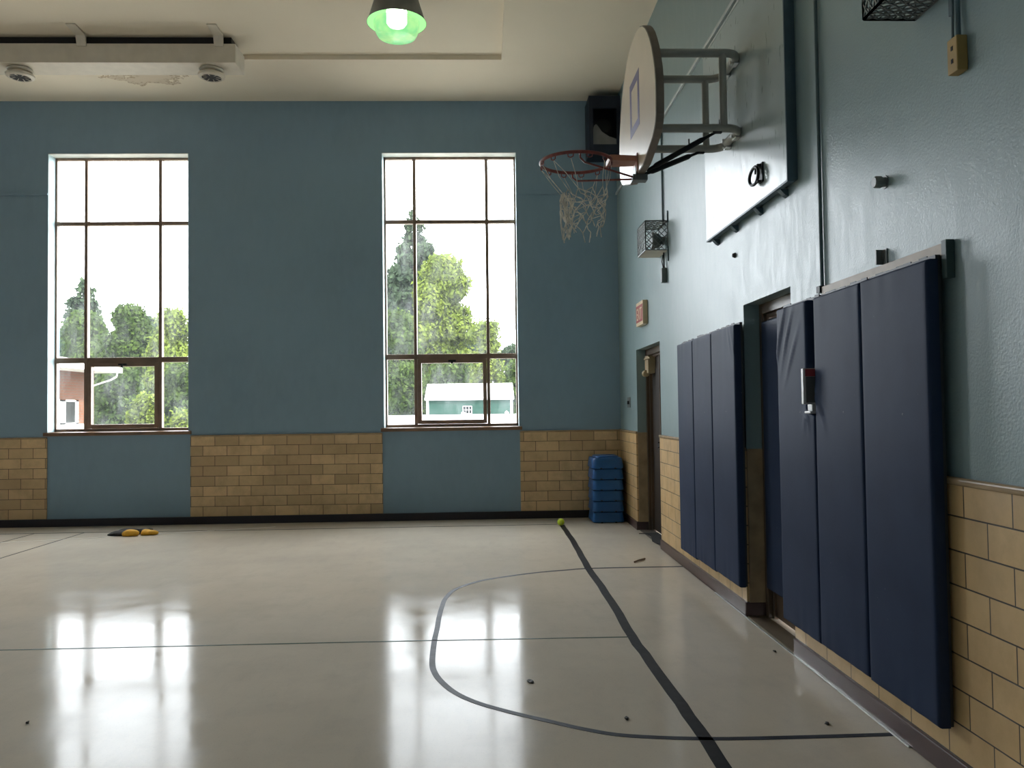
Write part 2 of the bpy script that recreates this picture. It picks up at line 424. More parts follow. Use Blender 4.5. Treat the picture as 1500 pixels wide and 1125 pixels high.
# tiled wainscot, caps and bases
TR = .018
tn = [0]
def trim(mb, mat, label, **k):
    tn[0] += 1; return struct(mb.build('trim_%d' % tn[0], mat, **k), label)
under = [(-1.334+.012, .463-.012), (-5.578+.012, -3.751-.012), (-9.84, -8.05), (-14.1, -12.3)]
xe = [XL]; 
for x0, x1 in sorted(under): xe += [x0, x1]
xe.append(XR-TR)
names = ['tan tile wainscot at the far left', 'tan tile wainscot beyond the left window', 'tan tile wainscot at the left edge of view', 'tan tile wainscot between the two windows', 'tan tile wainscot behind the blue stack in the corner']
for i in range(0, len(xe), 2):
    if xe[i+1]-xe[i] < .05: continue
    b = MB(); b.box((xe[i], D-TR, ZB), (xe[i+1], D, ZW-.012)); trim(b, M['tile_far'], names[i//2])
    b = MB(); b.box((xe[i], D-TR-.008, ZW-.014), (xe[i+1], D, ZW+.008)); trim(b, M['cap'], 'narrow tan cap on the far wainscot', bevel=.008)
for y0, y1, nm in ((YB, D2[0], 'near the camera'), (D2[1], D1[0], 'between the two doors'), (D1[1], D, 'in the corner by the far door')):
    ys, ye = y0, y1
    b = MB(); b.box((XR-TR, ys, ZB), (XR, ye, ZW-.014)); 
    trim(b, M['tile_right'], 'tan glazed tile wainscot on the right wall ' + nm)
    b = MB(); b.box((XR-TR-.01, ys, ZW-.016), (XR, ye, ZW+.014)); trim(b, M['cap'], 'rounded tan cap on the right wainscot ' + nm, bevel=.011, seg=3)
# tiles inside the door reveals
for y0, y1 in ((D2[1]-.012, D2[1]), (D1[1]-.012, D1[1])):
    b = MB(); b.box((XR, y0, ZB), (XR+.11, y1, ZW)); 
    trim(b, simple('reveal_tile%d' % tn[0], (.40,.29,.17,1), .4, var=.25, scale=7), 'tan tiles lining the door reveal')
b = MB(); b.box((XL, D-.03, 0), (XR-.03, D, ZB)); struct(b.build('baseboard_far', M['base_far']), 'black base along the far wall')
b = MB()
for y0, y1 in ((YB, D2[0]), (D2[1], D1[0]), (D1[1], D)): b.box((XR-.032, y0, 0), (XR, y1, ZB))
for y1 in (D2[1], D1[1]): b.box((XR-.032, y1-.014, 0), (XR+.11, y1, ZB))
struct(b.build('baseboard_right', M['base_right'], bevel=.006), 'maroon brown base along the right wall')
b = MB(); b.box((XR-.042, 3.35, 0), (XR-.030, 6.2, .006)); trim(b, M['steel'], 'added bright strip for the glint where floor meets the right base', bevel=.004)  # metal strip added to give the bright reflection along the base
# rail mouldings
b = MB(); b.box((.446, D-.018, 4.215), (XR-.02, D, 4.245)); b.box((-3.79, D-.006, 4.222), (-1.306, D, 4.238)) if 0 else None
trim(b, M['blue_far'], 'narrow rail on the far wall beside the right window')
b = MB(); b.box((-8.07, D-.018, 4.235), (-5.572, D, 4.262)); trim(b, M['blue_far'], 'narrow rail on the far wall beside the left window')
b = MB(); b.box((XR-.022, 4.2, 4.205), (XR, D, 4.235)); trim(b, M['railpaint'], 'pale conduit-like rail high on the right wall', bevel=.004)

# ------------------------------------------------------------------ windows
def window(n, x0, x1):
    w = struct(put(bpy.data.objects.new('window_%d' % n, None)), 'tall nine pane bronze framed window'); w.location = ((x0+x1)/2, D, WZ0)
    def part(mb, nm, mat, **k):
        o = rootpart(mb, nm, mat, w, **k); return o
    yf, yk = D+REV-.03, D+REV+.03
    m1, m2 = x0+.405, x0+.405+.955
    zt, t1, t2, zb = WZ1-.035, 3.905, 2.118, WZ0+.04
    b = MB()
    b.box((x0, yf, WZ0), (x0+.03, yk, WZ1)); b.box((x1-.03, yf, WZ0), (x1, yk, WZ1))
    b.box((x0, yf, zt), (x1, yk, WZ1)); b.box((x0, yf, WZ0), (x1, yk, zb))
    part(b, 'window_frame', M['frame'], bevel=.003)
    for mx in (m1, m2):
        b = MB(); b.box((mx-.021, yf-.012, zb), (mx+.021, yk, zt)); part(b, 'mullion', M['frame'], bevel=.004)
    b = MB(); b.box((x0+.03, yf-.006, t1-.024), (x1-.03, yk-.003, t1+.024)); part(b, 'transom', M['frame'], bevel=.003)
    b = MB(); b.box((x0+.03, yf-.006, t2-.034), (x1-.03, yk-.003, t2+.034)); part(b, 'transom', M['frame'], bevel=.003)
    # opening sash in the bottom middle
    b = MB(); sa, sb = m1+.024, m2-.024; za, zc = zb+.004, t2-.036
    for q in (((sa,yf-.016,za),(sa+.05,yk-.004,zc)), ((sb-.05,yf-.016,za),(sb,yk-.004,zc)), ((sa+.05,yf-.016,za),(sb-.05,yk-.004,za+.05)), ((sa+.05,yf-.016,zc-.05),(sb-.05,yk-.004,zc))): b.box(*q)
    sash = part(b, 'sash', M['frame'], bevel=.003)
    b = MB(); b.box(((sa+sb)/2-.05, yf-.04, zc-.035), ((sa+sb)/2+.05, yf-.016, zc-.012)); b.box(((sa+sb)/2-.012, yf-.05, zc-.06), ((sa+sb)/2+.012, yf-.03, zc-.014))
    b.v = [(x-w.location[0], y-w.location[1], z-w.location[2]) for x, y, z in b.v]
    b.build('latch', M['black_metal'], sash)
    xs_ = [(x0+.03, m1-.021), (m1+.021, m2-.021), (m2+.021, x1-.03)]; zs_ = [(zb, t2-.034), (t2+.034, t1-.024), (t1+.024, zt)]
    for i, (a, c) in enumerate(xs_):
        for j, (e, f) in enumerate(zs_):
            if i == 1 and j == 0: a2, c2, e2, f2 = sa+.05, sb-.05, za+.05, zc-.05
            else: a2, c2, e2, f2 = a, c, e, f
            b = MB(); b.box((a2, D+REV+.004, e2), (c2, D+REV+.009, f2)); part(b, 'pane', M['glass'])
    b = MB(); b.box((x0-.035, D-.035, WZ0-.045), (x1+.035, D+.005, WZ0)); b.box((x0, D+.005, WZ0-.02), (x1, yf, WZ0+.004)); 
    part(b, 'window_sill', M['sill'], bevel=.006)
    b = MB(); b.box((x0-.001, D-.002, WZ0+.004), (x0+.006, yf, WZ1)); b.box((x1-.006, D-.002, WZ0+.004), (x1+.001, yf, WZ1)); part(b, 'jamb_lining', M['reveal'])
    b = MB(); b.box((x0+.006, D-.002, WZ1-.007), (x1-.006, yf, WZ1+.001)); part(b, 'soffit_lining', M['soffit'])
for i, (x0, x1) in enumerate([WINS[1], WINS[0], WINS[2], WINS[3]]): window(i+1, x0, x1)

# ------------------------------------------------------------------ doors
def door(n, y0, y1, zt, leafmat, label):
    d = struct(put(bpy.data.objects.new('door_%d' % n, None)), label); d.location = (XR+.16, (y0+y1)/2, 0)
    b = MB(); xa, xb = XR+.105, XR+.21
    for (ya, yb2) in ((y0, y0+.06), (y1-.06, y1)):
        b.box((xa, ya, 0), (xb, yb2, zt)); 
    b.box((xa+.0, y0+.06, zt-.07), (xb, y1-.06, zt))
    for ya, yb2 in ((y0+.06, y0+.085), (y1-.085, y1-.06)): b.box((xa+.03, ya, 0), (xb, yb2, zt-.07))
    b.box((xa+.03, y0+.085, zt-.095), (xb, y1-.085, zt-.07))
    rootpart(b, 'door_frame', M['darkwood'], d, bevel=.004)
    return d
d1 = door(1, *D1, M['darkleaf'], 'brown far door in a deep reveal under the exit sign')
ym = 8.78
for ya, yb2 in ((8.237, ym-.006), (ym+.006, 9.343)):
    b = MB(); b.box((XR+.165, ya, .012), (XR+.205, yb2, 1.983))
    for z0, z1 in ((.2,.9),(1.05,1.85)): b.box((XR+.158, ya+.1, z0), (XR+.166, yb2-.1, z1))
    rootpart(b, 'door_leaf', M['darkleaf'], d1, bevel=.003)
b = MB(); b.box((XR+.125, ym-.012, .02), (XR+.165, ym+.012, 1.98)); rootpart(b, 'centre_strip', M['darkwood'], d1)
b = MB(); b.box((XR+.085, ym-.06, .98), (XR+.165, ym-.045, 1.04)); b.box((XR+.08, 8.3, .99), (XR+.1, ym-.045, 1.03)); b.box((XR+.085, 8.3, .98), (XR+.165, 8.315, 1.04)); rootpart(b, 'push_bar', M['black_metal'], d1)
b = MB(); b.box((XR+.08, 9.16, 1.80), (XR+.165, 9.34, 2.0)); b.lathe([(.0,-.02),(.035,-.02),(.04,0),(.04,.05),(0,.05)], (XR+.075, 9.25, 1.80), 16, 0, 'y'); b.box((XR+.06, 9.0, 1.955), (XR+.08, 9.3, 1.975))
rootpart(b, 'door_closer', M['cream'], d1, bevel=.006)['label'] = 'cream door closer'
d2 = door(2, *D2, M['darkwood'], 'brown door in a reveal between the blue mats')
b = MB(); b.box((XR+.15, D2[0]+.088, .012), (XR+.19, D2[1]-.088, 1.998)); rootpart(b, 'door_leaf', M['darkwood'], d2)
b = MB(); b.box((XR-.02, D2[0]+.002, 0), (XR+.105, D2[1]-.016, .008)); rootpart(b, 'threshold', simple('threshold', (.13,.095,.06,1), .5), d2)
b = MB(); b.box((XR+.0, D1[0]+.002, 0), (XR+.16, D1[1]-.016, .006)); rootpart(b, 'threshold', simple('threshold_dark', (.10,.085,.07,1), .5), d1)

# ------------------------------------------------------------------ wall mats
def lin(a, b_, n): return [a+(b_-a)*i/(n-1) for i in range(n)]
def mat_panel(y0, y1, z0, z1, xf, xb, label, group, wr=(), near_edge=None, seed=0, sag=()):
    if xf == FA: y0, y1, z0, z1 = y0*KA, y1*KA, 1.4147+(z0-1.4147)*KA, 1.4147+(z1-1.4147)*KA
    t = thing('wall_mat', label, 'wall mat', (xb, (y0+y1)/2, z0), group)
    r = .014
    ed = [0,.002,.005,.009,.014]
    us = sorted(set([e/(y1-y0) for e in ed] + lin(.06, .94, 26) + [1-e/(y1-y0) for e in ed]))
    vs_ = sorted(set([e/(z1-z0) for e in ed] + lin(.025, .975, 90) + [1-e/(z1-z0) for e in ed]))
    rnd = random.Random(seed); ph = [rnd.uniform(0, 6.28) for _ in range(8)]
    b = MB(); V = []; nu, nv = len(us), len(vs_)
    for v in vs_:
        z = z0+v*(z1-z0)
        a = y0 if near_edge is None else near_edge(z)*KA
        for u in us:
            y = a+u*(y1-a)
            d = min(u*(y1-a), (1-u)*(y1-a), v*(z1-z0), (1-v)*(z1-z0)); x = xf
            if d < r: x += r-math.sqrt(max(0, r*r-(r-d)**2))
            x -= .004*math.sin(PI*u)*math.sin(PI*min(1, v))
            # slight folds at the top and bottom hems
            x += .0012*math.sin(u*23+ph[0]+1.5*math.sin(u*9+ph[2]))*math.exp(-v*16) + .0010*math.sin(u*17+ph[1]+2*math.sin(u*7+ph[3]))*math.exp(-(1-v)*15)
            for (yc, zc, L, W, ang, amp) in wr:
                dy, dz = y-yc*KA, z-zc; s_, c_ = math.sin(ang), math.cos(ang)
                p, q = dy*c_+dz*s_, -dy*s_+dz*c_
                x -= amp*math.exp(-(p/L)**2-(q/W)**2)
            zz = z
            for (k0, k1) in sag: zz -= k1*math.exp(-v*20)*(u*k0)
            V.append((x, y, zz))
    F = [(j*nu+i, j*nu+i+1, (j+1)*nu+i+1, (j+1)*nu+i) for j in range(nv-1) for i in range(nu-1)]
    ring = [i for i in range(nu)] + [j*nu+nu-1 for j in range(1, nv)] + [(nv-1)*nu+i for i in range(nu-2, -1, -1)] + [j*nu for j in range(nv-2, 0, -1)]
    nb = len(V)
    for i in ring: V.append((xb-.014, V[i][1], V[i][2]))
    m = len(ring)
    F += [(ring[i], ring[(i+1) % m], nb+(i+1) % m, nb+i) for i in range(m)]
    F.append(tuple(nb+i for i in range(m)))
    b.add(V, F); rootpart(b, 'cover', M['navy'], t, smooth=True, sharp=50)
    b = MB(); b.box((xb-.014, y0+.004, z0+.004), (xb-.001, y1-.004, z1+.016)); rootpart(b, 'backing_board', M['ply'], t)
    b = MB()
    n = 9
    for k in range(n):
        ya = y0+.006+(y1-y0-.012)*k/n; yb2 = y0+.006+(y1-y0-.012)*(k+1)/n
        dz = rnd.uniform(-.006, .006); b.box((xb-.019, ya, z1-.004), (xb-.0145, yb2, z1+.018+dz))
    rootpart(b, 'nailing_strip', M['navydark'], t)
    return t
XM = XR-TR-.012       # back plane of mats: on the tile cap
FA = XR-.09; KA = (XR-.09)/(XR-.065)
far_g, near_g = 'wall mats between the two doors', 'wall mats beyond the second door, nearest the camera'
mat_panel(6.632, 7.155, .17, 1.962, FA, XM, 'blue wall mat farthest from camera, next to the far door', far_g, seed=1)
mat_panel(6.078, 6.622, .182, 1.968, FA, XM, 'middle blue wall mat of the far three', far_g, seed=2)
mat_panel(5.50, 6.068, .19, 1.972, FA, XM, 'blue wall mat just before the second doorway', far_g, wr=[(5.56,1.9,.12,.012,1.2,.006),(5.62,1.88,.1,.012,1.2,.005)], seed=3)
wr1 = [(4.60,1.86,.16,.014,-1.15,.010),(4.52,1.80,.17,.013,-1.05,.009),(4.65,1.80,.2,.012,-1.25,.008),(4.45,1.70,.15,.014,-.95,.007),(4.28,1.36,.06,.012,-1.2,.010),(4.25,1.33,.05,.010,-1.7,.008)]
ne = lambda z: 4.170 if z < 1.36 else (4.170+.10*min(1, (z-1.36)/.03) if z < 1.62 else 4.262)
mat_panel(4.170, 4.692, .19, 1.972, FA, XM, 'blue wall mat with wrinkles overlapping the second doorway', near_g, wr=wr1, near_edge=ne, seed=4)
wr2 = [(4.12,1.42,.07,.012,.8,.010),(4.10,1.46,.08,.014,.6,.008),(4.08,1.38,.09,.014,1.0,.008)]
mat_panel(3.638, 4.160, .192, 1.970, FA, XM, 'blue wall mat just nearer than the small red-topped box', near_g, wr=wr2, seed=5)
mat_panel(3.072, 3.628, .185, 1.972, FA, XM, 'blue wall mat nearest the camera, at the end of the row', near_g, seed=6)
dm = mat_panel(4.72, 5.395, .205, 1.975, XR+.085, XR+.148, 'blue mat fixed on the door inside the second doorway', 'door mats', seed=8)
del dm['group']
# wooden batten behind the top of the near mats
t = thing('wall_batten', 'tan wooden batten along the top of the nearest mats', 'batten', (XR-.02, 3.3, 2.0))
b = MB(); b.box((XR-.028, 3.02, 1.974), (XR-.001, 4.13, 2.022)); rootpart(b, 'board', M['batten'], t, bevel=.002)
b = MB(); b.box((XR-.034, 2.985, 1.885), (XR-.001, 3.019, 2.03)); rootpart(b, 'end_block', M['green_end'], t, bevel=.002)['label'] = 'dark green end block'

# small red-topped box between the mats
t = thing('alarm_box', 'small white box with red top band showing between two blue mats', 'box', (XR-.03, 4.215, 1.36))
b = MB(); b.box((1.628, 4.122, 1.42), (XR-.032, 4.152, 1.603)); rootpart(b, 'housing', M['white'], t, bevel=.004)
b = MB(); b.box((1.640, 4.117, 1.428), (XR-.04, 4.1225, 1.56)); rootpart(b, 'front_plate', M['greyface'], t)
b = MB(); b.box((1.638, 4.116, 1.562), (XR-.04, 4.1225, 1.60)); rootpart(b, 'red_band', M['redband'], t)['label'] = 'red band'
b = MB(); b.box((1.655, 4.108, 1.372), (XR-.032, 4.185, 1.384)); b.box((1.67, 4.12, 1.384), (XR-.032, 4.18, 1.419)); rootpart(b, 'lower_tray', M['white'], t, bevel=.003)

# ------------------------------------------------------------------ wall panel behind the hoop
t = thing('mounting_panel', 'large pale blue wall panel behind the basketball hoop', 'wall panel', (XR, 5.3, 2.675))
P0, P1, PZ0, PZ1 = 4.475, 6.13, 2.675, 4.075
b = MB(); b.box((XR-.065, P0, PZ0), (XR-.047, P1, PZ1)); rootpart(b, 'sheet', M['panel'], t)
b = MB(); b.box((XR-.047, P0+.002, PZ0+.002), (XR-.001, P0+.05, PZ1)); b.box((XR-.047, P1-.05, PZ0+.002), (XR-.001, P1-.002, PZ1)); b.box((XR-.047, P0+.05, PZ0+.002), (XR-.001, P1-.05, PZ0+.05)); b.box((XR-.047, P0+.05, PZ1-.05), (XR-.001, P1-.05, PZ1))
rootpart(b, 'edge_frame', M['panel_edge'], t)
b = MB(); b.box((XR-.0655, P0-.012, PZ0-.012), (XR-.03, P0, PZ1)); b.box((XR-.0655, P0, PZ0-.012), (XR-.03, P1, PZ0)); rootpart(b, 'edge_trim', M['panel_edge'], t)
b = MB(); b.box((XR-.069, P0, PZ1), (XR-.04, P1, PZ1+.018)); rootpart(b, 'top_strip', M['railpaint'], t)
for y in (4.62, 5.05, 5.55, 6.0):
    b = MB(); b.prism([(XR-.05, PZ0-.013), (XR-.001, PZ0-.013), (XR-.001, PZ0-.055), (XR-.02, PZ0-.045)], 'y', y, y+.05); rootpart(b, 'bracket', M['panel_edge'], t)
# dark ring handle fixed to the panel
t = thing('ring_handle', 'dark metal ring handle on the bright lower part of the wall panel', 'handle', (XR-.065, 4.92, 2.82))
b = MB(); xr = XR-.095
pts = [(xr-.0, 4.92+.085*math.cos(a)*(1.15 if math.cos(a) > 0 else .8), 2.826+.052*math.sin(a)) for a in lin(0, 2*PI, 25)[:-1]]
b.tube(pts, .010, 8, closed=True); rootpart(b, 'ring', M['black_metal'], t, smooth=True)
b = MB(); b.box((XR-.075, 4.84, 2.77), (XR-.0652, 4.90, 2.89)); b.box((XR-.1, 4.855, 2.868), (XR-.07, 4.885, 2.882)); b.box((XR-.1, 4.855, 2.770), (XR-.07, 4.885, 2.784)); rootpart(b, 'base_plate', M['black_metal'], t, bevel=.003)
b = MB(); b.tube([(xr, 4.9, 2.875), (xr, 4.905, 2.83)], .006, 6); rootpart(b, 'pin', M['black_metal'], t)

# ------------------------------------------------------------------ basketball hoop
HY, XB_ = 5.387, 1.03
hoop = thing('basketball_hoop', 'basketball hoop with white fan backboard, grey tube frame and torn net', 'basketball hoop', (XR-.065, HY, 3.2))
half = [(0,3.905),(.1,3.90),(.2,3.882),(.29,3.845),(.37,3.795),(.44,3.735),(.50,3.667),(.555,3.59),(.60,3.504),(.632,3.43),(.65,3.35),(.652,3.25),(.645,3.15),(.625,3.105),(.59,3.075),(.54,3.045),(.26,2.975),(.23,2.968),(0,2.966)]
poly = [(HY+h, z) for h, z in half] + [(HY-h, z) for h, z in half[-2:0:-1]]
b = MB(); TH = .05
n = len(poly)
cy, cz = HY, 3.4
inner = [(cy+(y-cy)*.988, cz+(z-cz)*.988) for y, z in poly]
vs = [(XB_, y, z) for y, z in inner] + [(XB_+.004, y, z) for y, z in poly] + [(XB_+TH, y, z) for y, z in poly]
fs = [(tuple(range(n)))]; b.add(vs, fs, 0)
b.add(vs, [(i, (i+1) % n, n+(i+1) % n, n+i) for i in range(n)], 1)
b.add(vs, [(n+i, n+(i+1) % n, 2*n+(i+1) % n, 2*n+i) for i in range(n)], 1)
b.add(vs, [tuple(range(2*n, 3*n))], 1)
bd = rootpart(b, 'backboard', [M['board'], M['board_edge']], hoop)
b = MB(); S0, S1, Z0, Z1, W = 5.235, 5.565, 3.262, 3.632, .056
for q in (((S0, Z0), (S1, Z0+W)), ((S0, Z1-W), (S1, Z1)), ((S0, Z0+W), (S0+W, Z1-W)), ((S1-W, Z0+W), (S1, Z1-W))):
    b.box((XB_-.0012, q[0][0], q[0][1]), (XB_+.0005, q[1][0], q[1][1]))
b.v = [(x-hoop.location[0], y-hoop.location[1], z-hoop.location[2]) for x, y, z in b.v]
b.build('target_square', M['purple'], bd)['label'] = 'purple painted target square'
# grey tube frame
def u_tube(z, name):
    ya, yb2 = 5.18, 5.60; xo, xi = XB_+TH+.002, 1.673; r = .085; pts = [(xo, ya, z)]
    for k in range(7):
        a = PI/2*k/6; pts.append((xi-r+r*math.sin(a), ya+r-r*math.cos(a), z))
    for k in range(7):
        a = PI/2*k/6; pts.append((xi-r+r*math.cos(a), yb2-r+r*math.sin(a), z))
    pts.append((xo, yb2, z)); b = MB(); b.tube(pts, .027, 12)
    fr = rootpart(b, name, M['greytube'], hoop, smooth=True)
    for y in (5.29, 5.49):
        b = MB(); b.box((1.664, y-.04, z-.034), (1.7005, y+.04, z+.034)); b.box((1.645, y-.012, z-.03), (1.70, y+.012, z+.03))
        b.v = [(x-hoop.location[0], y_-hoop.location[1], z_-hoop.location[2]) for x, y_, z_ in b.v]
        b.build('wall_clamp', M['steel'], fr, bevel=.004)['label'] = 'bright steel clamp'
u_tube(3.703, 'frame_tube'); u_tube(3.211, 'frame_tube')
for y in (5.18, 5.60):
    b = MB(); b.tube([(1.565, y, 3.211), (1.565, y, 3.703)], .0245, 12); rootpart(b, 'upright_tube', M['greytube'], hoop, smooth=True)
    b = MB(); b.tube([(XB_+TH+.016, y, 3.05), (XB_+TH+.016, y, 3.80)], .016, 8); rootpart(b, 'back_rail', M['greytube'], hoop, smooth=True)
# black struts
for y, x, z in ((5.18, 1.52, 3.19), (5.60, 1.52, 3.19)):
    A = Vector((XB_+TH+.012, HY+(y-HY)*.22, 2.985)); B_ = Vector((x, y, z)); dv = B_-A
    b = MB(); b.tube([A, A+dv*.1, A+dv*.14, A+dv*.78, A+dv*.84, B_], [.009,.012,.0185,.0185,.010,.009], 10); b.box((x-.03, y-.012, z-.012), (x+.03, y+.012, z+.012))
    rootpart(b, 'strut', M['black_metal'], hoop, smooth=True)
for x, y in ((1.545,5.2),(1.44,5.58)):
    b = MB(); b.tube([(x,y,3.225),(x,y,3.275)], .005, 6); rootpart(b, 'bolt', M['black_metal'], hoop)
# rim
RC, RR, RZ = Vector((.628, HY, 3.052)), .236, 3.052
b = MB(); b.tube([(RC.x+RR*math.cos(a), RC.y+RR*math.sin(a), RZ) for a in lin(0, 2*PI, 49)[:-1]], .0115, 10, closed=True)
rim = rootpart(b, 'rim', M['orange'], hoop, smooth=True)
def sub(mb, name, mat, parent, **k):
    mb.v = [(x-hoop.location[0], y-hoop.location[1], z-hoop.location[2]) for x, y, z in mb.v]
    return mb.build(name, mat, parent, **k)
b = MB(); b.prism([(RC.x+RR*.9, HY-.085), (XB_-.004, HY-.06), (XB_-.004, HY+.06), (RC.x+RR*.9, HY+.085)], 'z', RZ-.008, RZ+.03); b.box((XB_-.008, HY-.075, 2.975), (XB_-.002, HY+.075, RZ+.045))
sub(b, 'rim_plate', M['rust'], rim, bevel=.003)['label'] = 'faded orange rim plate'
for s in (-1, 1):
    p0 = Vector((RC.x+.0, HY+s*RR*.97, RZ)); 
    b = MB(); b.tube([p0, p0+Vector((0,0,-.035)), p0+Vector((.03,-s*.012,-.062)), (XB_-.01, HY+s*.018, 2.945)], .0068, 8); sub(b, 'brace_rod', M['orange'], rim, smooth=True)
b = MB(); b.box((XB_-.03, HY-.04, 2.925), (XB_+TH+.02, HY+.04, 2.965)); b.box((XB_-.012, HY-.05, 2.93), (XB_-.003, HY+.05, 3.02)); sub(b, 'bottom_bracket', M['greysteel'], rim, bevel=.003)
hooks = []
for k in range(12):
    a = 2*PI*(k+.5)/12; p = Vector((RC.x+RR*math.cos(a), RC.y+RR*math.sin(a), RZ-.012)); hooks.append(p)
    tang = Vector((-math.sin(a), math.cos(a), 0))
    b = MB(); b.tube([p+tang*.018, p+tang*.016+Vector((0,0,-.016)), p+Vector((0,0,-.022)), p-tang*.016+Vector((0,0,-.016)), p-tang*.018], .004, 6); sub(b, 'net_hook', M['orange'], rim)
# torn net hanging from the rim
b = MB(); rn = random.Random(4)
NC = Vector((.675, HY, 0)); rows = [(2.86,.155),(2.81,.145),(2.76,.138),(2.71,.13),(2.665,.125),(2.62,.12)]
def npnt(i, k):
    z, r = rows[i]; a = 2*PI*(k+.5+(.5 if i % 2 else 0))/12
    rr = random.Random(i*31+k % 12); dz = -.05 if math.cos(a) < -.5 else 0
    return Vector((NC.x+r*math.cos(a)+rr.uniform(-.02,.02), NC.y+r*math.sin(a)+rr.uniform(-.02,.02), z+dz*.5+rr.uniform(-.018,.018)))
for k in range(12):
    q = npnt(0, k); m = (hooks[k]+q)/2+Vector((rn.uniform(-.015,.015), rn.uniform(-.015,.015), -.02))
    if k not in (4, 9): b.tube([hooks[k]+Vector((0,0,-.02)), m, q], .0022, 5)
    if k in (1, 5, 7, 10): b.tube([hooks[k]+Vector((0,0,-.02)), (hooks[k]+npnt(0, (k+1) % 12))/2, npnt(0, (k+1) % 12)], .0022, 5)
for i in range(len(rows)-1):
    for k in range(12):
        for dk in (0, 1):
            kk = k-1+dk if i % 2 == 0 else k+dk
            if i >= 3 and rn.random() < .28: continue
            A, B_ = npnt(i, k), npnt(i+1, kk % 12)
            mm = (A+B_)/2+Vector((rn.uniform(-.012,.012), rn.uniform(-.012,.012), rn.uniform(-.015,.005)))
            b.tube([A, mm, B_], .0034, 5)
            if rn.random() < .3: b.tube([A, (A+npnt(i+1, (kk+2) % 12))/2, npnt(i+1, (kk+1) % 12)], .003, 5)
for i in range(9):                                  # tangled tail
    p = Vector((.55+rn.uniform(-.02,.03), HY+rn.uniform(-.05,.05), 2.84)); pts = [p]
    for k in range(rn.randint(5, 9)):
        p = p+Vector((rn.uniform(-.012,.016), rn.uniform(-.015,.015), -.037)); pts.append(p)
    b.tube(pts, .0045, 5)
b.lathe([(0,.03),(.018,.02),(.024,0),(.02,-.025),(0,-.035)], (.562, HY, 2.68), 8)
for k in range(14):
    p = npnt(5, k % 12); b.tube([p, p+Vector((rn.uniform(-.02,.02), rn.uniform(-.02,.02), -rn.uniform(.02,.07)))], .0034, 5)
sub(b, 'net', M['string'], rim)['label'] = 'frayed pale rope net'

# ------------------------------------------------------------------ things on the right wall
t = thing('conduit', 'thin dark vertical pipe from ceiling down to the nearest mats', 'pipe', (XR, 4.16, 1.99))
b = MB(); b.tube([(XR-.012, 4.16, 2.02), (XR-.012, 4.155, ZC-.002)], .0095, 10); rootpart(b, 'pipe', M['bluepaint_thing'], t, smooth=True)
b = MB(); b.box((XR-.035, 4.14, 1.995), (XR-.0005, 4.18, 2.03)); rootpart(b, 'end_fitting', M['black_metal'], t)
t = thing('conduit', 'thin vertical pipe from the high rail down to the far wire cage', 'pipe', (XR, 7.85, 3.2))
b = MB(); b.tube([(XR-.012, 7.85, 3.19), (XR-.012, 7.85, 4.204)], .010, 8); rootpart(b, 'pipe', M['bluepaint_thing'], t, smooth=True)

def mesh_grid(mb, o, du, dv, nu, nv, r=.0042):
    """expanded-metal diamond grid over a rectangle"""
    o, du, dv = Vector(o), Vector(du), Vector(dv)
    P = lambda i, j: o+du*(i/nu)+dv*(j/nv)
    for j in range(nv):
        for i in range(nu):
            a, c = (P(i, j), P(i+1, j+1)) if (i+j) % 2 == 0 else (P(i+1, j), P(i, j+1))
            mb.tube([a, c], r, 4, caps=False)
    for a, c in ((o, o+du), (o, o+dv), (o+du, o+du+dv), (o+dv, o+du+dv)): mb.tube([a, c], r*1.4, 4)
def cage(y0, y1, z0, z1, label, bottom_solid):
    xo = XR-.215
    t = thing('wire_guard', label, 'wire cage', (XR, (y0+y1)/2, z0), 'wire cages on the right wall')
    ny, nz, nx = 12, 9, 7
    for nm, o, du, dv, a, c in (('mesh_front', (xo,y0,z0), (0,y1-y0,0), (0,0,z1-z0), ny, nz), ('mesh_side', (xo,y0,z0), (XR-.002-xo,0,0), (0,0,z1-z0), nx, nz), ('mesh_side', (xo,y1,z0), (XR-.002-xo,0,0), (0,0,z1-z0), nx, nz), ('mesh_top', (xo,y0,z1), (XR-.002-xo,0,0), (0,y1-y0,0), nx, ny)):
        b = MB(); mesh_grid(b, o, du, dv, a, c); rootpart(b, nm, M['greysteel'], t, weld=False)
    b = MB()
    if bottom_solid: b.box((xo, y0, z0-.004), (XR-.002, y1, z0)); rootpart(b, 'bottom_plate', M['duct'], t)
    else: mesh_grid(b, (xo,y0,z0), (XR-.002-xo,0,0), (0,y1-y0,0), nx, ny); rootpart(b, 'mesh_bottom', M['greysteel'], t, weld=False)
    ym_ = (y0+y1)/2; zm = (z0+z1)/2
    b = MB(); b.lathe([(.0,-.13),(.075,-.13),(.085,-.12),(.07,-.06),(.04,-.03),(.04,-.003),(0,-.003)], (XR, ym_-.03, zm-.02), 20, 0, 'x'); rootpart(b, 'horn', M['greysteel'], t, smooth=True)
    for y, za, zb2 in ((y0-.025, z1-.02, z1+.09), (y0-.025, z0-.11, z0+.03)):
        b = MB(); b.box((XR-.012, y, za), (XR-.001, y+.016, zb2)); rootpart(b, 'mounting_strap', M['bluepaint_thing'], t)
    return t
cage(7.70, 8.09, 2.915, 3.195, 'grey wire cage on the wall above the exit sign', True)
cage(2.97, 3.21, 2.972, 3.26, 'grey wire cage cut off by the top edge of the photo', False)
t = thing('switch_box', 'small grey switch box hanging below the far wire cage', 'box', (XR, 7.80, 2.6))
b = MB(); b.box((XR-.05, 7.77, 2.615), (XR-.001, 7.83, 2.755)); rootpart(b, 'housing', M['greysteel'], t, bevel=.004)
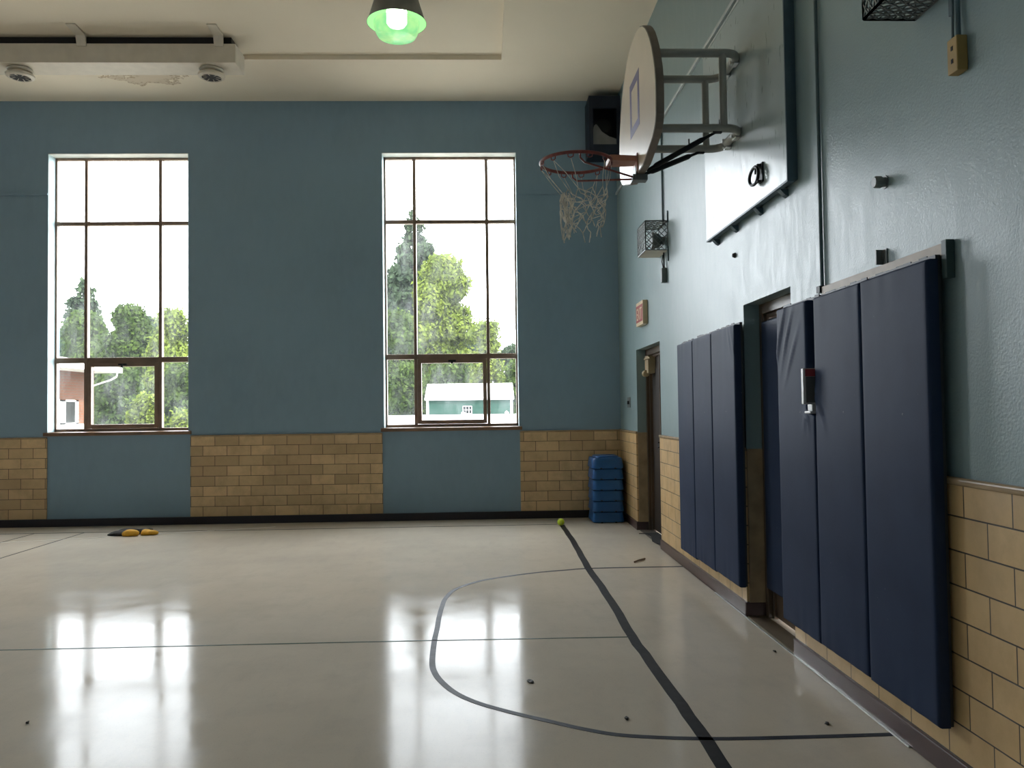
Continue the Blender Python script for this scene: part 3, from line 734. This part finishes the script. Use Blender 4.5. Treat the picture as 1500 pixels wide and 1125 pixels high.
b = MB(); b.tube([(XR-.02, 7.8, 2.755), (XR-.018, 7.81, 2.85), (XR-.02, 7.8, 2.908)], .008, 6); b.tube([(XR-.03, 7.79, 2.755), (XR-.035, 7.82, 2.82), (XR-.02, 7.84, 2.89)], .005, 6); rootpart(b, 'cable', M['black_metal'], t, smooth=True)
t = thing('outlet_box', 'tan outlet box with two holes high on the right wall', 'outlet', (XR, 2.9, 2.63))
b = MB(); b.box((XR-.042, 2.865, 2.622), (XR-.001, 2.928, 2.752)); rootpart(b, 'housing', M['tan_box'], t, bevel=.004)
for z in (2.665, 2.712):
    b = MB(); b.box((XR-.0435, 2.89, z-.008), (XR-.0415, 2.902, z+.008)); rootpart(b, 'socket', M['dark'], t)
b = MB(); b.tube([(XR-.018, 2.895, 2.752), (XR-.016, 2.895, 3.6), (XR-.016, 2.895, ZC-.002)], .010, 8); b.tube([(XR-.026, 2.915, 2.752), (XR-.02, 2.918, 3.0), (XR-.015, 2.915, 3.6)], .005, 6); rootpart(b, 'cable', M['bluepaint_thing'], t, smooth=True)
b = MB(); b.lathe([(0,-.052),(.022,-.052),(.026,-.046),(.026,-.020),(.021,-.018),(.021,-.004),(.03,-.004),(.03,-.0005),(0,-.0005)], (XR, 3.495, 2.387), 10, 0, 'x'); tag(b.build('wall_knob', M['greysteel']), 'small dark round knob on the bare right wall', 'knob')
b = MB(); b.box((XR-.006, 3.49, 2.03), (XR-.0005, 3.535, 2.095)); b.box((XR-.035, 3.525, 2.03), (XR-.0055, 3.535, 2.095)); tag(b.build('angle_bracket', M['greysteel'], bevel=.001), 'small rusty angle bracket on the wall above the nearest mats', 'bracket')
b = MB(); b.lathe([(0,-.02),(.012,-.02),(.016,-.01),(.02,-.0005)], (XR, 5.64, 2.471), 10, 0, 'x'); tag(b.build('wall_bolt', M['scrap']), 'tiny dark bolt stub on the wall below the pale panel', 'bolt')
# exit sign
t = thing('exit_sign', 'cream and red EXIT sign above the far door', 'sign', (XR, 8.9, 2.31))
ES0, ES1, EZ0, EZ1 = 8.72, 9.10, 2.315, 2.575
b = MB(); b.box((XR-.055, ES0, EZ0), (XR-.001, ES1, EZ1)); rootpart(b, 'housing', M['exitcream'], t, bevel=.004)
b = MB(); b.box((XR-.0575, ES0+.012, EZ0+.038), (XR-.0545, ES1-.012, EZ1-.038)); rootpart(b, 'face', M['exitred'], t)
cu = bpy.data.curves.new('letters', 'FONT'); cu.body = 'EXIT'; cu.size = .20; cu.align_x = 'CENTER'; cu.extrude = .001
to = bpy.data.objects.new('tmp', cu); C.objects.link(to); dg = bpy.context.evaluated_depsgraph_get(); me = bpy.data.meshes.new_from_object(to.evaluated_get(dg)); bpy.data.objects.remove(to)
me.materials.append(M['exitcream']); lo = put(bpy.data.objects.new('letters', me), t)
lo.rotation_euler = (PI/2, 0, -PI/2); lo.location = (-.0585, (ES0+ES1)/2-8.9, EZ0+.062-2.31); lo.scale = (.72, .95, 1)
# light switch
t = thing('light_switch', 'small grey light switch plate beside the far door', 'switch', (XR, 9.95, 1.42))
b = MB(); b.box((XR-.008, 9.85, 1.415), (XR-.0005, 10.03, 1.54)); rootpart(b, 'plate', M['greysteel'], t, bevel=.002)
for y in (9.9, 9.96):
    b = MB(); b.box((XR-.02, y, 1.455), (XR-.008, y+.02, 1.495)); rootpart(b, 'toggle', M['black_metal'], t)
# speaker cabinet high in the corner
t = thing('speaker_cabinet', 'navy wooden speaker box high in the far corner', 'speaker', (1.56, 10.4, 4.65))
x0, x1, y0, y1, z0, z1 = 1.362, XR-.004, 10.2, D-.002, 4.64, 5.372
b = MB(); w = .045
b.box((x0, y0, z0), (x0+.02, y1, z1)); b.box((x1-.02, y0, z0), (x1, y1, z1)); b.box((x0+.02, y0, z0), (x1-.02, y1, z0+.02)); b.box((x0+.02, y0, z1-.02), (x1-.02, y1, z1)); b.box((x0+.02, y1-.02, z0+.02), (x1-.02, y1, z1-.02))
b.box((x0+.02, y0, z0+.02), (x0+.05, y0+.02, z1-.02)); b.box((x1-.05, y0, z0+.02), (x1-.02, y0+.02, z1-.02)); b.box((x0+.05, y0, z0+.02), (x1-.05, y0+.02, z0+.11)); b.box((x0+.05, y0, z1-.16), (x1-.05, y0+.02, z1-.02))
rootpart(b, 'cabinet', M['navydark'], t)
b = MB(); pl = [(1.415,z0+.11),(1.71,z0+.11),(1.71,4.83),(1.62,4.86),(1.53,4.92),(1.475,5.0),(1.455,5.02),(1.43,5.0),(1.415,4.95)]
b.prism(pl, 'y', y0+.03, y0+.045); rootpart(b, 'grille_cloth', M['cloth_grey'], t)['label'] = 'torn grey grille cloth'
b = MB(); b.lathe([(.0,.04),(.03,.03),(.10,-.02),(.11,-.02)], (1.565, y0+.16, 5.03), 24, 0, 'y'); rootpart(b, 'driver', M['black_metal'], t, smooth=True)

# ------------------------------------------------------------------ ceiling things
t = thing('air_duct', 'long off-white box duct hung under the ceiling', 'duct', (-4, 9.0, 5.2))
CR = ZC+.055
b = MB(); b.box((-9.0, 8.83, 5.203), (-2.655, 9.165, 5.412)); rootpart(b, 'box', M['duct'], t, bevel=.004)
b = MB(); b.box((-8.9, 8.90, 5.412), (-2.72, 9.12, CR-.0005)); rootpart(b, 'gap_shade', M['dark'], t)  # near-black filler paints the shade in the gap above the duct
for x in (-7.6, -5.9, -4.29, -2.83):
    b = MB(); b.prism([(8.58,CR-.001),(8.82,CR-.001),(8.828,5.38),(8.818,5.38),(8.79,CR-.03),(8.58,CR-.012)], 'x', x-.05, x+.05); rootpart(b, 'hanger', M['duct'], t)
for x, lb in ((-5.035, 'round ceiling diffuser at the photo\'s left edge under the duct'), (-2.967, 'round ceiling diffuser under the right end of the duct')):
    d = thing('air_diffuser', lb, 'vent', (x, 9.0, 5.1), 'round diffusers under the duct')
    c = (x, 9.0, 0)
    b = MB(); b.lathe([(.12,5.2025),(.13,5.19),(.12,5.175),(.095,5.17),(.095,5.2025)], c, 36, caps=False); rootpart(b, 'flange', M['vent'], d, smooth=True)
    b = MB(); b.lathe([(.095,5.17),(.13,5.15),(.145,5.135),(.14,5.115),(.11,5.10),(.10,5.11),(.12,5.125)], c, 36, caps=False); rootpart(b, 'outer_ring', M['vent'], d, smooth=True)
    b = MB(); b.lathe([(.0,5.16),(.118,5.13),(.10,5.105),(.0,5.115)], c, 36); rootpart(b, 'dark_cone', M['dark'], d, smooth=True)
    for k in range(8):
        b = MB(); a = 2*PI*k/8; b.tube([(x+.05*math.cos(a), 9+.05*math.sin(a), 5.112), (x+.105*math.cos(a), 9+.105*math.sin(a), 5.10)], .0035, 5); rootpart(b, 'vane', M['vent'], d)
def lamp(x, y, label, lit=True):
    t = thing('high_bay_lamp', label, 'lamp', (x, y, 5.1), 'round high bay lamps')
    b = MB(); prof = [(.0,CR-.001),(.10,CR-.001),(.10,5.46),(.19,5.45),(.215,5.42),(.245,5.32),(.275,5.225),(.29,5.195),(.284,5.193),(.268,5.225),(.238,5.32),(.2,5.42),(.0,5.43)]
    b.lathe(prof[:8], (x, y, 0), 48, caps=False); rootpart(b, 'shade', M['greysteel'], t, smooth=True)
    b = MB(); b.lathe([(.286,5.196),(.268,5.232),(.238,5.32),(.2,5.405),(.0,5.41)], (x, y, 0), 48, caps=False); rootpart(b, 'reflector', M['lamprefl'], t, smooth=True)
    b = MB(); b.lathe([(.0,5.40),(.085,5.39),(.10,5.3),(.10,5.2),(.08,5.17),(.0,5.165)], (x, y, 0), 24); rootpart(b, 'bulb', M['lampwhite'], t, smooth=True)
    b = MB(); b.lathe([(.225,5.20),(.222,5.16),(.205,5.10),(.185,5.065),(.15,5.05),(.0,5.045)], (x, y, 0), 48, caps=False); rootpart(b, 'lens', M['lens'], t, smooth=True)
    return t
LP = lamp(-.815, 7.9, 'glowing green high bay lamp at the top of the photo')

# ------------------------------------------------------------------ things on the floor
def step(z, top, label):
    x0, x1, y0, y1 = 1.312, 1.706, 10.035, 10.555
    t = thing('step_block', label, 'step block', ((x0+x1)/2, (y0+y1)/2, z), 'blue blocks stacked in the corner')
    def rr(ins, zz, n=5, r=.06):
        a0, a1, b0, b1 = x0+ins, x1-ins, y0+ins, y1-ins; out = []
        for cx, cy_, s in ((a1-r,b1-r,0),(a0+r,b1-r,1),(a0+r,b0+r,2),(a1-r,b0+r,3)):
            for k in range(n): a = PI/2*(s+k/(n-1)); out.append((cx+r*math.cos(a), cy_+r*math.sin(a), zz))
        return out
    h = .1315
    prof = [(.006,z+.004),(.0,z+.012),(.002,z+.03),(.012,z+h-.02),(.016,z+h-.008),(.026,z+h-.001)]
    if top: prof = prof[:-1] + [(.02,z+h),(.05,z+h+.004),(.056,z+h+.02),(.066,z+h+.026)]
    b = MB(); vs = []; fs = []; n = 20
    for ins, zz in prof: vs += rr(ins, zz)
    for i in range(len(prof)-1):
        for k in range(n): fs.append((i*n+k, i*n+(k+1) % n, (i+1)*n+(k+1) % n, (i+1)*n+k))
    fs += [tuple(range(n))[::-1], tuple(range((len(prof)-1)*n, len(prof)*n))]
    b.add(vs, fs); rootpart(b, 'body', M['bluestep'], t, smooth=True, sharp=35)
    for fx in (.28, .72):
        b = MB(); xx = x0+fx*(x1-x0); b.box((xx-.012, y0-.003, z+.0005), (xx+.012, y0+.03, z+.014)); rootpart(b, 'foot', M['black'], t)
    return t
lbs = ['lowest blue plastic block of the corner stack, on the floor','second blue plastic block from the floor in the corner stack','third blue plastic block from the floor in the corner stack','third blue plastic block from the top of the corner stack','second blue plastic block from the top of the corner stack','topmost blue plastic block of the corner stack, with raised lid']
for k in range(6): step(.001+k*.1325, k == 5, lbs[k])
t = thing('tennis_ball', 'yellow-green tennis ball on the floor at the end of the black line', 'ball', (.9, 9.885, 0))
bm = bmesh.new(); bmesh.ops.create_uvsphere(bm, u_segments=32, v_segments=16, radius=.043); me = bpy.data.meshes.new('ball'); bm.to_mesh(me); bm.free(); me.materials.append(M['felt']); me.shade_smooth()
o = put(bpy.data.objects.new('ball', me), t); o.location = (0, 0, .0445)
b = MB(); pts = []
for i in range(60):
    a = 2*PI*i/60; p = Vector((math.cos(a)+.3*math.cos(3*a), math.sin(a)-.3*math.sin(3*a), 1.1*math.sin(2*a))).normalized()*.0432; pts.append((p.x, p.y, p.z+.0445))
b.tube(pts, .0012, 5, closed=True); b.build('seam', M['felt_seam'], t)
# crumpled black and yellow cloth
def lump(c, r, seed, amp=.25, flat=.0):
    bm = bmesh.new(); bmesh.ops.create_icosphere(bm, subdivisions=4, radius=1); rn = random.Random(seed); ws = [(Vector((rn.gauss(0,1), rn.gauss(0,1), rn.gauss(0,1))).normalized()*rn.uniform(2,6), rn.uniform(0,6)) for _ in range(7)]
    V = []
    for v in bm.verts:
        k = 1+amp*sum(math.sin(v.co.dot(w)+p)*(1/(1+.3*i)) for i, (w, p) in enumerate(ws))/3
        q = v.co*k; V.append((c[0]+q.x*r[0], c[1]+q.y*r[1], max(c[2]+q.z*r[2], .002)))
    F = [[v.index for v in f.verts] for f in bm.faces]; bm.free(); return V, F
t = thing('cloth_bundle', 'crumpled black and yellow cloth lying on the floor under the left window', 'cloth', (-4.15, 9.75, 0))
b = MB(); b.add(*lump((-4.27,9.73,.02), (.13,.07,.035), 3, .3)); b.add(*lump((-4.18,9.80,.035), (.14,.06,.035), 5, .3)); b.add(*lump((-4.02,9.83,.03), (.10,.06,.035), 15, .3)); b.build('x', M['blackcloth']); o = C.objects['x']; o.name = 'black_fabric'; o.parent = t; o.location = (4.15, -9.75, 0); o.data.shade_smooth(); o['label'] = 'black fabric'
for i, (c, r) in enumerate((((-4.128,9.665,.03), (.085,.06,.042)), ((-3.955,9.74,.03), (.095,.06,.042)))):
    b = MB(); b.add(*lump(c, r, 8+i, .4)); rootpart(b, 'yellow_flap', M['yellow'], t, smooth=True, sharp=80)['label'] = 'yellow flap'
# floor mat, twig, scraps
b = MB(); rn = random.Random(3)
b.prism([(1.70,9.10),(1.76,9.08),(1.80,8.93),(1.765,8.72),(1.74,8.58),(1.752,8.42),(1.79,8.33),(1.86,8.30),(1.92,8.32),(1.92,9.12)], 'z', .007, .014); tag(b.build('floor_mat', M['matblack']), 'crumpled black floor mat in the far doorway', 'mat')
b = MB(); b.tube([(1.345,7.45,.008), (1.40,7.52,.011), (1.47,7.60,.008)], .008, 6); tag(b.build('twig', M['twig'], smooth=True), 'short brown stick on the floor near the far mats', 'stick')
for i, (x, y, s, lb) in enumerate(((.219,4.275,.028,'small dark scrap on the floor inside the grey key line'), (.627,3.742,.016,'tiny dark crumb on the floor near the front of the key line'), (1.648,4.688,.012,'tiny dark crumb on the floor below the wrinkled mat'), (-2.117,3.871,.010,'small dark scrap on the floor at lower left'), (1.50,3.62,.016,'tiny dark crumb on the floor by the nearest mats'))):
    b = MB(); V, F = lump((x, y, .004), (s*.6, s, .006), 20+i, .5); b.add(V, F); tag(b.build('floor_scrap', M['scrap']), lb, 'scrap', 'scraps on the floor')

# ------------------------------------------------------------------ outside
GZ = -.9
b = MB(); b.box((-75, 29, GZ-.3), (50, 140, GZ)); struct(b.build('ground_outside', M['grass']), 'lawn outside')
b = MB(); b.box((-40, D+.35, GZ-.3), (14, 29, GZ)); struct(b.build('bounce_paving', simple('pale_bounce_paving', (.2,.19,.165,1), .8)), 'unseen concrete yard added outside the windows to bounce light in')  # unseen paving, added so its bounce brightens the ceiling
# shed
t = thing('garden_shed', 'green sided shed with pale roof behind the white fence', 'shed', (-.6, 33, GZ))
sx0, sx1, sy0, sy1, ez, rz = -2.29, 1.09, 32.2, 35.2, 1.83, 2.46
b = MB(); b.box((sx0, sy0, GZ), (sx1, sy1, ez)); b.prism([(sy0, ez), (sy1, ez), ((sy0+sy1)/2, rz-.06)], 'x', sx0, sx1); rootpart(b, 'wall', M['siding'], t)
ym2 = (sy0+sy1)/2
b = MB(); b.prism([(sy0-.15, ez-.04), (ym2, rz-.05), (sy1+.15, ez-.04), (sy1+.15, ez+.03), (ym2, rz+.03), (sy0-.15, ez+.03)], 'x', sx0-.06, sx1+.06); rootpart(b, 'roof', M['shedroof'], t)
for x in (sx0, sx1-.08):
    b = MB(); b.box((x-.01, sy0-.02, GZ), (x+.09, sy0, ez-.05)); rootpart(b, 'corner_trim', M['housewhite'], t)
b = MB(); 
for k in range(4): b.box((-.87+k*.115, sy0-.03, 1.1), (-.85+k*.115, sy0-.005, 1.56))
for k in range(4): b.box((-.87, sy0-.03, 1.1+k*.147), (-.505, sy0-.005, 1.12+k*.147))
wf = rootpart(b, 'window_grid', M['housewhite'], t); b = MB(); b.box((-.86, sy0-.012, 1.1), (-.51, sy0-.001, 1.56)); 
rootpart(b, 'window_pane', M['darkpane'], t)
# fence
t = thing('vinyl_fence', 'long white vinyl fence in front of the shed', 'fence', (-1, 30, GZ))
for k in range(9):
    xa = -7.2+k*1.6; b = MB(); b.box((xa+.07, 29.97, GZ+.05), (xa+1.53, 30.03, 1.24)); rootpart(b, 'fence_panel', M['fence'], t)
    b = MB(); b.box((xa-.07, 29.93, GZ), (xa+.07, 30.07, 1.29)); b.prism([(xa-.08, 1.29), (xa+.08, 1.29), (xa, 1.36)], 'y', 29.92, 30.08); rootpart(b, 'fence_post', M['fence'], t)
# brick house: its long side runs away from the viewer and ends at a corner
t = thing('brick_house', 'orange brick house with white eaves outside the left window', 'house', (-17, 21, GZ))
hx, y0h, y1h, ez = -12.4, 14.0, 26.0, 2.72
b = MB(); b.box((-22, y0h, GZ), (hx, y1h, ez)); rootpart(b, 'wall', M['brick'], t)
b = MB(); b.box((-22.8, y0h-.6, ez), (hx+.8, y1h+.4, ez+.05)); b.box((hx+.74, y0h-.6, ez), (hx+.86, y1h+.42, ez+.17)); b.box((-22.8, y1h+.34, ez), (hx+.74, y1h+.42, ez+.17)); rootpart(b, 'eaves', M['housewhite'], t)
b = MB(); A = [(-22.8, y0h-.6, ez+.17), (hx+.86, y0h-.6, ez+.17), (hx+.86, y1h+.42, ez+.17), (-22.8, y1h+.42, ez+.17), (-17.2, y0h+4, 4.2), (-17.2, y1h-5, 4.2)]
b.add(A, [(0,1,4), (1,2,5,4), (2,3,5), (3,0,4,5), (0,3,2,1)]); rootpart(b, 'roof', M['houseroof'], t)
b = MB(); b.tube([(hx+.78, y1h+.25, ez), (hx+.76, y1h+.24, ez-.12), (hx+.6, y1h+.2, ez-.22), (hx+.1, y1h+.08, ez-.40), (hx+.05, y1h+.06, ez-.55), (hx+.05, y1h+.06, GZ)], .03, 8); rootpart(b, 'downspout', M['housewhite'], t, smooth=True)
b = MB(); wy0, wy1, wz0, wz1 = 23.4, 25.3, 1.13, 1.86
for q in (((wy0,wz0),(wy0+.1,wz1)), ((wy1-.16,wz0),(wy1,wz1)), ((wy0,wz1-.05),(wy1,wz1)), ((wy0,wz0),(wy1,wz0+.05)), ((wy1-1.1,wz0),(wy1-.75,wz1))): b.box((hx-.01, q[0][0], q[0][1]), (hx+.04, q[1][0], q[1][1]))
b.box((hx-.01, wy0-.1, wz0-.14), (hx+.12, wy1+.25, wz0)); rootpart(b, 'window_frame', M['housewhite'], t)
b = MB(); b.box((hx-.005, wy0+.05, wz0+.03), (hx+.015, wy1-.05, wz1-.03)); rootpart(b, 'window_pane', M['darkpane'], t)
# trees
def tree(name, label, cat, x, y, blobs, mat, seed, dens=1.0, size=.26, trunk=True, cone=False, group='trees outside the windows'):
    t = thing(name, label, cat, (x, y, GZ), group); rn = random.Random(seed); V = []; F = []
    for (bx, by, bz, rx, ry, rz_) in blobs:
        n = int(170*dens*(rx*ry+rx*rz_+ry*rz_)/(size/.26)**2)
        for _ in range(n):
            d = Vector((rn.gauss(0,1), rn.gauss(0,1), rn.gauss(0,1))).normalized()*(rn.uniform(.35,1)**.45)
            c = Vector((bx+d.x*rx, by+d.y*ry, bz+d.z*rz_))+Vector((rn.gauss(0,.1), rn.gauss(0,.1), rn.gauss(0,.1)))
            nn = (d+Vector((rn.gauss(0,.6), rn.gauss(0,.6), rn.gauss(0,.6)))).normalized(); u = nn.orthogonal().normalized(); w_ = nn.cross(u); a = rn.uniform(0, 6.28); s = size*rn.uniform(.5,1.1)
            u2 = (u*math.cos(a)+w_*math.sin(a))*s; w2 = (w_*math.cos(a)-u*math.sin(a))*s*.55
            k = len(V); V += [c-u2, c+w2, c+u2, c-w2]; F.append((k, k+1, k+2, k+3))
    b = MB(); b.add(V, F); rootpart(b, 'foliage', mat, t, weld=False)
    if trunk:
        top = max(q[2] for q in blobs); b = MB(); b.tube([(x, y, GZ), (x+.05, y, GZ+(top-GZ)*.5), (x, y, top)], [.22,.16,.05], 8); rootpart(b, 'trunk', M['bark'], t, smooth=True)
    return t
def conifer(x, y, h, r, seed):
    rn = random.Random(seed); bl = []; n = 20
    for i in range(n):
        f = i/(n-1); z = GZ+1.2+f*(h-1.4); rr = r*(1-f)**.7+.3
        m = max(2, int(7*(1-f)+2))
        for k in range(m):
            a = rn.uniform(0, 6.28); bl.append((x+math.cos(a)*rr*.55, y+math.sin(a)*rr*.55, z+rn.uniform(-.3,.3), rr*rn.uniform(.35,.6), rr*.5, rn.uniform(.25,.5)+.35*(1-f)))
    return bl
def crown(x, y, z, r, h, n, seed):
    rn = random.Random(seed); bl = []
    for _ in range(n):
        a = rn.uniform(0, 6.28); q = rn.uniform(.2,.75)*r; zz = rn.uniform(-.5,.5)*h*.8
        k = math.sqrt(max(.15, 1-(zz/(h*.62))**2)); bl.append((x+math.cos(a)*q*k, y+math.sin(a)*q*k, z+zz, r*rn.uniform(.32,.5), r*rn.uniform(.32,.5), r*rn.uniform(.28,.42)))
    return bl
def at(px, y): return (px-703)/1197*y          # photo column to metres at distance y
def up(py, y): return 1.415+(600-py)/1197*y
def leafy(name, label, cat, px, hw, top, y, mat, seed, n=16, bottom=None, group='trees outside the windows', dens=1.0):
    x = at(px, y); r = hw/1197*y; zt = up(top, y); zb = GZ+.5 if bottom is None else up(bottom, y); h = zt-zb; zc = (zt+zb)/2
    rn = random.Random(seed); bl = [(x, y, zt-.30*r, r*.45, r*.4, r*.34)]
    for _ in range(n*2):
        q = rn.uniform(-1, 1); k = math.sqrt(max(.12, 1-abs(q)**2.4)); a = rn.uniform(0, 6.28); d = rn.uniform(.15, .66)*r*k
        bl.append((x+math.cos(a)*d, y+math.sin(a)*d*.7, zc+q*h*.42, r*rn.uniform(.32,.5), r*rn.uniform(.26,.38), min(r*rn.uniform(.28,.42), h*.3)))
    return tree(name, label, cat, x, y, bl, mat, seed, dens, y*.0034, cat == 'tree', group=group)
tree('conifer', 'tall dark conifer rising highest behind the leafy tree in the right window', 'tree', at(603,57), 57, conifer(at(603,57), 57, up(308,57)-GZ, 3.6, 11), M['leaf_dark'], 11, 1.5, .24)
leafy('leafy_tree', 'big pale green leafy tree filling the middle of the right window', 'tree', 645, 62, 372, 49, M['leaf_bright'], 12, 26)
leafy('leafy_tree', 'leafy tree at the left edge of the right window', 'tree', 578, 42, 455, 44, M['leaf_mid'], 13, 18)
leafy('leafy_tree', 'small round leafy tree right of the middle mullion in the right window', 'tree', 708, 36, 470, 41.3, M['leaf_bright'], 14, 14)
leafy('leafy_tree', 'low green tree just behind the shed roof in the right window', 'tree', 655, 44, 520, 38.2, M['leaf_mid'], 15, 14)
leafy('leafy_tree', 'dark leafy tree at the right edge of the right window', 'tree', 757, 34, 528, 37.5, M['leaf_mid'], 16, 14)
leafy('shrub', 'dark green shrub left of the shed in the right window', 'shrub', 590, 30, 535, 34.5, M['leaf_mid'], 17, 14)
tree('conifer', 'dark pointed conifer in the left panes of the left window', 'tree', at(125,60), 60, conifer(at(125,60), 60, up(408,60)-GZ, 2.7, 21), M['leaf_dark'], 21, 1.2, .25)
leafy('leafy_tree', 'leafy tree behind the brick house in the left window', 'tree', 128, 50, 452, 54, M['leaf_mid'], 22)
leafy('leafy_tree', 'broad leafy tree in the middle of the left window', 'tree', 190, 50, 443, 48, M['leaf_mid'], 23, 20)
leafy('leafy_tree', 'pale leafy tree in the right panes of the left window', 'tree', 250, 46, 448, 42.5, M['leaf_bright'], 24, 18)
leafy('leafy_tree', 'dense lower tree right of the house eaves in the left window', 'tree', 178, 46, 535, 35, M['leaf_mid'], 25, 18)
leafy('leafy_tree', 'dark tree in the lower right panes of the left window', 'tree', 262, 36, 530, 36.8, M['leaf_mid'], 26, 16)
leafy('shrub', 'bright yellow-green bush low in the left window sash', 'shrub', 212, 26, 574, 30, M['leaf_bright'], 27, 12)
leafy('shrub', 'bright green bush at the lower right corner of the left window', 'shrub', 265, 20, 598, 29.5, M['leaf_bright'], 28, 10)
for i, (px, y, top) in enumerate(((70,66,470),(135,74,465),(215,66,462),(565,66,400),(625,73,440),(690,66,485),(745,74,508))):
    lb = ['distant tree line behind the house roof','distant tree line behind the conifer of the left window','distant tree line behind the left window bushes','tall distant tree at the left of the right window','distant tree line behind the big leafy tree','distant tree line above the shed roof','distant tree line at the far right of the right window'][i]
    leafy('leafy_tree', lb, 'tree', px, 50 if i < 3 else 38, top, y, M['leaf_dark'], 40+i, 16, group='distant trees')

# ------------------------------------------------------------------ light
wd = bpy.data.worlds.new('overcast_sky'); bpy.context.scene.world = wd; wd.use_nodes = True
bg = wd.node_tree.nodes['Background']; bg.inputs[0].default_value = (.95, .975, 1.05, 1); bg.inputs[1].default_value = 8.5
for x0, x1 in WINS:
    l = bpy.data.lights.new('window_portal', 'AREA'); l.shape = 'RECTANGLE'; l.size = x1-x0; l.size_y = WZ1-WZ0; l.cycles.is_portal = True
    o = put(bpy.data.objects.new('window_portal', l)); o.location = ((x0+x1)/2, D+.28, (WZ0+WZ1)/2); o.rotation_euler = (-PI/2, 0, 0)
sun = bpy.data.lights.new('sun', 'SUN'); sun.energy = 10; sun.angle = .03; sun.color = (1, .9, .76)
so = put(bpy.data.objects.new('sun', sun)); so.location = (0, 0, 30); so.rotation_euler = Vector((-.70, .10, -.70)).to_track_quat('-Z', 'Y').to_euler()

# ------------------------------------------------------------------ camera
f_px, yaw, pitch, roll = 1196.85, .03356, .030675, -.013067
cyw, syw, cp, sp = math.cos(yaw), math.sin(yaw), math.cos(pitch), math.sin(pitch)
fw = Vector((syw*cp, cyw*cp, sp)); r0 = Vector((cyw, -syw, 0)); u0 = r0.cross(fw)
r2 = r0*math.cos(roll)+u0*math.sin(roll); u2 = u0*math.cos(roll)-r0*math.sin(roll)
cam = bpy.data.cameras.new('camera'); cam.sensor_width = 36; cam.lens = f_px/1500*36; cam.clip_start = .05; cam.clip_end = 400
co = put(bpy.data.objects.new('camera', cam))
Mx = Matrix((( r2.x, u2.x, -fw.x, 0), (r2.y, u2.y, -fw.y, 0), (r2.z, u2.z, -fw.z, 1.4147), (0, 0, 0, 1))); co.matrix_world = Mx
sc = bpy.context.scene; sc.camera = co
sc.view_settings.view_transform = 'Standard'; sc.view_settings.look = 'None'; sc.view_settings.gamma = 1; sc.view_settings.use_curve_mapping = False
sc.view_settings.exposure = .85
sc.cycles.use_denoising = True
sc.cycles.max_bounces = 14; sc.cycles.diffuse_bounces = 8; sc.cycles.transparent_max_bounces = 16
sc.cycles.sample_clamp_indirect = 12
